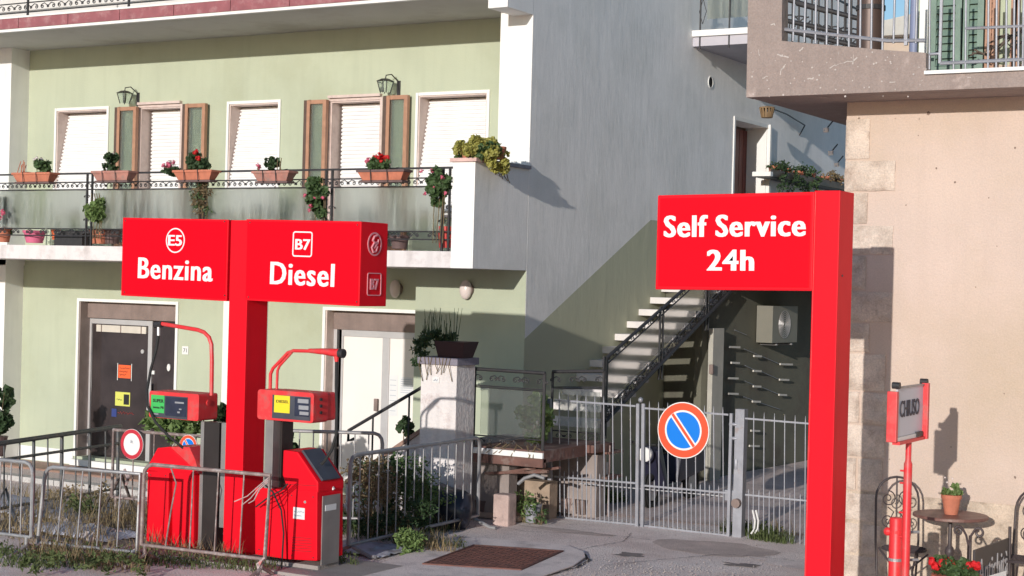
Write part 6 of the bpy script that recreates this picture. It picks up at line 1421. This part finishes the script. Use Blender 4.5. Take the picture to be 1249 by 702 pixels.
# weeds standing taller behind the left barriers
for k, (px, py, r, n, m, lab) in enumerate([(98, 618, (.28, .2, .16), 300, m_grass, 'green weed clump behind the leaning barrier'), (128, 590, (.25, .2, .28), 220, m_straw, 'tall dry weed by the white kerb left of the round sign'), (85, 590, (.3, .2, .22), 160, m_straw, 'thin straw coloured weed near the dark fixed railing'), (500, 662, (.16, .12, .16), 420, m_leaf_l, 'fresh green weed growing at the asphalt edge by the long barrier'), (700, 603, (.3, .2, .16), 260, m_leaf, 'low green plants behind the left gate leaf'), (740, 603, (.25, .2, .14), 220, m_leaf_l, 'pale weeds behind the middle of the gate'), (150, 688, (.45, .15, .10), 260, m_grass, 'dark creeping weeds at the feet of the leaning barrier'), (60, 690, (.4, .15, .09), 220, m_grass, 'dark creeping weeds at the left road edge')]):
    c = PZ(px, py + 14); shrub('weed', lab, (c.x, c.y, .12 + gz(c.x, c.y)), r, n, m, .06, 200 + k, 'weed', False, False)
# earth, broken concrete and crumpled sheets behind the left barriers
mbx = MB(); xs_ = span(-15.2, -10.8, .15); ys_ = span(12.5, 16.8, .15)
grid_sheet('earth', xs_, ys_, lambda x, y: gz(x, y) + .012 + .035 * noise.noise((x * 1.7, y * 1.7, 9)) + .03 * noise.noise((x * 5, y * 5, 2)) - .09 * smooth(1 - min(x + 15.2, -10.8 - x, y - 12.5, 16.8 - y) / .6), m_soil)
def crumple(label, px, py, w, l, h, m, seed, cat='plastic sheet'):
    c = PZ(px, py); nx, ny = 18, 10; mb = MB()
    for j in range(ny + 1):
        for i in range(nx + 1):
            u, v = i / nx - .5, j / ny - .5; ed = max(abs(u), abs(v)) * 2
            x_ = c.x + u * w * (1 + .15 * noise.noise((u * 4, v * 4, seed))); y_ = c.y + v * l * (1 + .2 * noise.noise((u * 4, v * 4, seed + 3)))
            mb.v.append(Vector((x_, y_, gz(x_, y_) + .03 + h * (1 - ed ** 3) * (.5 + .8 * abs(noise.noise((u * 6, v * 5, seed + 7)))) + .03 * noise.noise((u * 14, v * 12, seed)))))
    mb.f = [(j * (nx + 1) + i, j * (nx + 1) + i + 1, (j + 1) * (nx + 1) + i + 1, (j + 1) * (nx + 1) + i) for j in range(ny) for i in range(nx)]
    o = mb.build('plastic_sheet', m, smooth=True); md = o.modifiers.new('solid', 'SOLIDIFY'); md.thickness = .006; tag(o, label, cat)
m_sheet = mat('dusty_white_sheet', (.46, .46, .52), .6, .1, 5, .3, 14, dirt=(.3, .26, .24), dscale=4)
crumple('crumpled pale sheet lying behind the leaning barrier near its foot', 95, 651, 1.5, .6, .10, m_sheet, 1)
crumple('larger dusty pale sheet in front of the white kerb at far left', 45, 622, 2.4, 1.1, .08, m_sheet, 5)
crumple('flat pale sheet on the ground beside the steel panel of the diesel pump', 452, 672, .75, .7, .015, m_sheet, 9)
crumple('pale rubble sheet below the white kerb near the round sign', 128, 604, 1.6, .7, .10, m_pad, 12, 'rubble')
for k, (px, py) in enumerate([(150, 600), (120, 645), (75, 640), (140, 655), (30, 640), (180, 612), (110, 660)]):
    c = PZ(px, py); s = rn.uniform(.06, .13); o = MB().ball((c.x, c.y, gz(c.x, c.y) + .04), s, 7, 5, (1.3, .9, .6)).build('rubble', m_pink if k % 2 else m_pad)
    for v in o.data.vertices: v.co += Vector((rn.uniform(-1, 1), rn.uniform(-1, 1), rn.uniform(-1, 1))) * .02
    o['label'] = 'lump of broken concrete in the weeds behind the left barriers'; o['category'] = 'rubble'; o['group'] = 'lumps of broken concrete in the weeds'
pb = thing('rusty_post_base', 'short rusty prop leaning in the weeds under the barrier with round signs', 'prop', PZ(140, 615))
p_ = PZ(140, 617); q_ = P(148, 578, Y6 + .2); rod(pb, 'leg', p_ + Vector((-.15, 0, .02)), q_, .02, m_rustw); rod(pb, 'leg', p_ + Vector((.2, .1, .02)), q_, .02, m_rustw)
hz = MB().tube([PZ(-4, 640) + Vector((0, 0, .25)), PZ(6, 630) + Vector((0, 0, .34)), PZ(14, 640) + Vector((0, 0, .18)), PZ(20, 648) + Vector((.05, 0, .03))], .022, 7).build('loose_hose', m_dgrey, smooth=True); tag(hz, 'loop of grey hose at the left photo edge behind the barrier', 'hose')
wh = MB()
for dx in (0, 4): wh.tube([P(918 + dx, 622, YG - .03), P(921 + dx, 635, YG - .05), P(920 + dx, 645, YG - .03), P(916 + dx, 651, YG - .06)], .011, 5)
o = wh.build('white_hose', m_wpl, smooth=True); tag(o, 'two white hose ends hanging low on the fence panel beside the gate post', 'hose')
# ================================================================ CAFE SET
YT = 14.55; zf_ = .18
m_ctab = mat('brown_iron_tabletop', (.17, .08, .065), .45, .15, 8, .1, 40, dirt=(.25, .15, .12), dscale=6)
m_ciron = mat('wrought_brown_iron', (.06, .045, .045), .5, .2, 20, .1, 60)
a, b = P(1115, 626, YT), P(1205, 628, YT); tc_ = (a + b) / 2; rt = (b.x - a.x) / 2
ct = thing('cafe_table', 'round brown iron bistro table with a turned pedestal leg', 'table', (tc_.x, YT, zf_))
YTz = tc_.z
MB().lathe([(rt - .01, YTz - .03), (rt, YTz - .025), (rt, YTz - .004), (rt - .006, YTz)], (tc_.x, YT, 0), 40).build('table_top', m_ctab, ct)
MB().lathe([(.018, YTz - .03), (.018, YTz - .28), (.035, YTz - .30), (.045, YTz - .34), (.03, YTz - .38), (.022, YTz - .41), (.03, YTz - .46), (.022, zf_ + .12), (.04, zf_ + .05)], (tc_.x, YT, 0), 14).build('pedestal', m_ciron, ct, smooth=True)
for k in range(3): a_ = R(90 + 120 * k); d = Vector((math.cos(a_), math.sin(a_), 0)); MB().tube([Vector((tc_.x, YT, zf_ + .12)), Vector((tc_.x, YT, zf_ + .1)) + d * .12, Vector((tc_.x, YT, zf_ + .02)) + d * .25], .015, 6).build('foot', m_ciron, ct, smooth=True)
c = P(1160, 626, YT); c.z = YTz
t = thing('flowerpot', 'small terracotta pot with green plant standing on the bistro table', 'potted plant', (c.x, YT, YTz))
hp = Z(1160, 603, YT) - YTz
MB().lathe([(.058, 0), (.082, hp * .8), (.09, hp * .8), (.092, hp), (.075, hp)], (c.x, YT, YTz + .001), 20).build('pot', m_terra, t, smooth=True)
rn = random.Random(4); leaves(MB(), 170, clumps((c.x, YT, YTz + hp + .04), (.08, .07, .05), 8, .035, rn), .035, rn, -.2, True).build('foliage', m_leaf_l, t)
flowers(MB(), [(c.x + rn.uniform(-.07, .05), YT, YTz + hp + rn.uniform(.09, .15)) for _ in range(4)], .012, 8, rn).build('flowers', m_fl_white, t)
def chair(label, loc, rz, wdt=.40, hback=.58, seat_z=.45):
    t = thing('cafe_chair', label, 'chair', (0, 0, 0), 'wrought iron bistro chairs')
    def L(*p): return Vector(p)
    # local: seat centre at origin, back at +y
    hw = wdt / 2
    arch = [L(-hw * .85, .20, 0)] + [L(-hw, .21, seat_z + .05)] + [L(-hw * math.cos(R(k * 18)), .23 + .03 * math.sin(R(k * 18)), seat_z + hback - hw + hw * math.sin(R(k * 18))) for k in range(11)] + [L(hw, .21, seat_z + .05), L(hw * .85, .20, 0)]
    MB().tube(arch, .011, 6).build('back_frame', m_ciron, t, smooth=True, local=True)
    for sg in (-1, 1):
        mb = MB(); zz = seat_z + hback - .2
        mb.tube(spiral((sg * hw * .42, .24, zz), .075, 1.6, R(90), U * sg, V, 26, .15), .006, 5)
        mb.tube(spiral((sg * hw * .42, .23, zz - .2), .06, 1.5, R(-90), U * sg, V, 24, .15), .006, 5)
        mb.tube([L(sg * hw * .42, .24, zz - .075), L(sg * .03, .235, zz - .12), L(sg * hw * .5, .23, zz - .26), L(sg * .02, .22, seat_z + .03)], .006, 5)
        mb.build('scrollwork', m_ciron, t, smooth=True, local=True)
        MB().tube([L(sg * hw * .9, .18, seat_z - .02), L(sg * hw * .3, -.05, seat_z * .5), L(sg * hw * .95, -.20, 0)], .010, 6).build('leg', m_ciron, t, smooth=True, local=True)
        MB().tube([L(-sg * hw * .8, -.18, seat_z - .02), L(0, .0, seat_z * .5), L(sg * hw * .8, .2, .02)], .009, 6).build('leg', m_ciron, t, smooth=True, local=True)
    MB().tube([L(0, .235, seat_z + .02), L(0, .255, seat_z + hback - .01)], .008, 6).build('back_rib', m_ciron, t, smooth=True, local=True)
    seat = MB().tube([L(hw * .98 * math.cos(R(k * 20)), hw * .98 * math.sin(R(k * 20)), seat_z) for k in range(18)], .011, 6, True).build('seat', m_ciron, t, smooth=True, local=True)
    mb = MB()
    for k in range(-3, 4):
        h_ = math.sqrt(max(0, 1 - (k / 4) ** 2)) * hw * .96; mb.tube([L(k * hw / 4, -h_, seat_z + .003), L(k * hw / 4, h_, seat_z + .003)], .006, 5); mb.tube([L(-h_, k * hw / 4, seat_z + .006), L(h_, k * hw / 4, seat_z + .006)], .006, 5)
    mb.build('seat_lattice', m_ciron, t, smooth=True, local=True)
    t.location = loc; t.rotation_euler = (0, 0, rz); return t
cl = P(1092, 668, 14.5); chair('wrought iron chair half hidden by the red post, left of the bistro table', (P(1103, 660, 14.5).x, 14.5, zf_), R(35), hback=.62)
chair('wrought iron chair with scrolled back right of the bistro table', (P(1240, 660, 14.6).x, 14.6, zf_), R(-25), hback=.60)
# easel board with the shop name
YA = 13.6; bl0 = P(1189.5, 671, YA); bl1 = PZ(1231.5, 656, bl0.z); ax_ = (bl1 - bl0).normalized()
sb = thing('name_board', 'dark board lettered Antichita in grey on a curled iron stand', 'sign', (bl0.x, bl0.y, zf_))
nb_ = ax_.cross(V)
MB().hexa([bl0 + V * -.40, bl1 + V * -.40, bl1 + V * -.40 - nb_ * .02, bl0 + V * -.40 - nb_ * .02, bl0, bl1, bl1 - nb_ * .02, bl0 - nb_ * .02]).build('board', mat('black_board', (.035, .03, .032), .5, .15, 8), sb, bevel=.004)
LW = (bl1 - bl0).length; cc = bl0.lerp(bl1, .53) + V * -.20 + nb_ * .004
text(sb, 'lettering', 'Antichità', cc, LW * .86, .22, mat('grey_lettering', (.38, .36, .36), .6, .1), .0, .003, ax_, V)
for px in (1181.5,):
    c = P(px, 650, YA)
    for sg in (-1, 1): MB().tube([Vector((c.x, YA, zf_)), c + V * -.1] + [p for p in [c + Vector((sg * .02, 0, -.02)), c + Vector((sg * .05, 0, .03))]] + spiral(c + Vector((sg * .085, 0, .01)), .04, 1.1, R(120), U * sg, V, 16, .4, -1), .011, 6).build('curled_stand', m_ciron, sb, smooth=True)
    rod(sb, 'upright', Vector((c.x + .012, YA + .01, zf_)), c + Vector((.012, .01, -.02)), .014, m_ciron)
rod(sb, 'upright', (bl1.x, bl1.y + .03, zf_), bl1 + V * .1, .014, m_ciron)
# red geraniums and small framed sign in the foreground corner
YGf = 12.9; c = P(1168, 692, YGf)
t = thing('geranium_pot', 'pot of bright red geraniums at the lower right edge in front of the bistro table', 'potted plant', (c.x, YGf, 0))
rn = random.Random(14)
MB().lathe([(.13, c.z - .36), (.19, c.z - .1), (.2, c.z - .1), (.2, c.z - .06)], (c.x, YGf, 0), 20).build('pot', m_terra, t, smooth=True)
MB().lathe([(.2, 0), (.2, .04), (.03, .06), (.03, c.z - .36)], (c.x, YGf, 0), 16).build('stand', m_ciron, t)
leaves(MB(), 420, clumps((c.x, YGf, c.z - .02), (.20, .14, .09), 12, .06, rn), .055, rn, .0, True).build('foliage', m_leaf, t)
flowers(MB(), [P(x_, y_, YGf - .05) for x_, y_ in ((1136, 685), (1141, 691), (1150, 686), (1158, 685), (1165, 694), (1172, 696), (1180, 690), (1187, 688), (1192, 690), (1160, 689), (1175, 692), (1155, 690))], .038, 26, rn).build('flowers', m_fl_red, t)
b0_, b1_ = P(1200, 704, 12.7), P(1227, 696, 13.1)
fs = thing('framed_notice', 'pink notice in a white frame cut by the lower photo edge', 'sign', (b0_.x, 12.7, 0))
zt_ = (b0_.z + b1_.z) / 2
MB().hexa([(b0_.x, 12.7, .4), (b1_.x, 13.1, .4), (b1_.x, 13.115, .4), (b0_.x, 12.715, .4), (b0_.x, 12.7, b0_.z), (b1_.x, 13.1, b1_.z), (b1_.x, 13.115, b1_.z), (b0_.x, 12.715, b0_.z)]).build('frame', m_white, fs)
MB().hexa([(b0_.x + .03, 12.71, .44), (b1_.x - .02, 13.06, .44), (b1_.x - .02, 13.07, .44), (b0_.x + .03, 12.72, .44), (b0_.x + .03, 12.71, b0_.z - .035), (b1_.x - .02, 13.06, b1_.z - .035), (b1_.x - .02, 13.07, b1_.z - .035), (b0_.x + .03, 12.72, b0_.z - .035)]).build('notice', mat('pink_print', (.55, .12, .2), .6, .1), fs).location = (0, -.012, 0)
rod(fs, 'stake', ((b0_.x + b1_.x) / 2, 12.92, 0), ((b0_.x + b1_.x) / 2, 12.92, .45), .015, m_ciron)

# ---- clutter under and on the terrace edge
for k, (px, w_, h_, m, lab) in enumerate([(588, .09, .20, m_terra_d, 'small dark pot left of the short pink post'), (634, .10, .24, m_leaf_d, None), (650, .11, .22, m_gate, 'grey metal drum under the terrace near the gate'), (660, .06, .12, m_terra_d, 'small brown pot by the left gate post')]):
    if lab is None: continue
    c = P(px, 620, 17.35); t = thing('pot' if m is not m_gate else 'drum', lab, 'pot' if m is not m_gate else 'drum', (c.x, 17.35, .02))
    MB().lathe([(w_ * .8, 0), (w_, h_ * .9), (w_ * 1.08, h_ * .9), (w_ * 1.08, h_), (w_ * .9, h_)], (c.x, 17.35, .02), 16).build('body', m, t, smooth=True)
for k in range(4):
    a = P(592 + 14 * k, 575, 17.2); o = rod(None, 'old_board', a + Vector((0, .05 * k, -.02)), a + Vector((.5, .1, .03 + .05 * (k % 2))), .05, m_brn, 'box', .03)
    tag(o, ['leftmost old board pushed in under the terrace edge', 'second old board from the left, under the terrace edge', 'third old board, above the grey metal drum', 'rightmost old board under the terrace edge, nearest the gate'][k], 'board', 'old boards pushed under the terrace edge')
arc = MB().tube([P(632, 590, 17.05), P(640, 583, 17.05), P(652, 579, 17.05), P(664, 583, 17.05)], .022, 7).build('bent_pipe', m_galv, smooth=True); tag(arc, 'bent grey pipe arching under the terrace edge left of the gate', 'pipe')
mb = MB(); rk_ = random.Random(9)
for k in range(9): x_ = X(600 + 7.5 * k, 545, yt0 + .1); mb.tube([(x_, yt0 + .1, zt0), (x_ + rk_.uniform(-.08, .08), yt0 + .05, zt0 + .05), (x_ + rk_.uniform(-.1, .1), yt0 - .02, zt0 - rk_.uniform(.02, .12))], .005, 4)
o = mb.build('creeper', m_dry); o['kind'] = 'stuff'

for k, (px, py, lab) in enumerate([(640, 612, 'straggly green plant growing under the terrace edge beside the grey drum'), (656, 625, 'low green plant at the foot of the left gate post')]):
    c = P(px, py, 17.3); shrub('weed', lab, (c.x, c.y, max(.12, c.z)), (.16, .12, .18), 160, m_leaf if k else m_leaf_l, .06, 300 + k, 'weed', True, False)
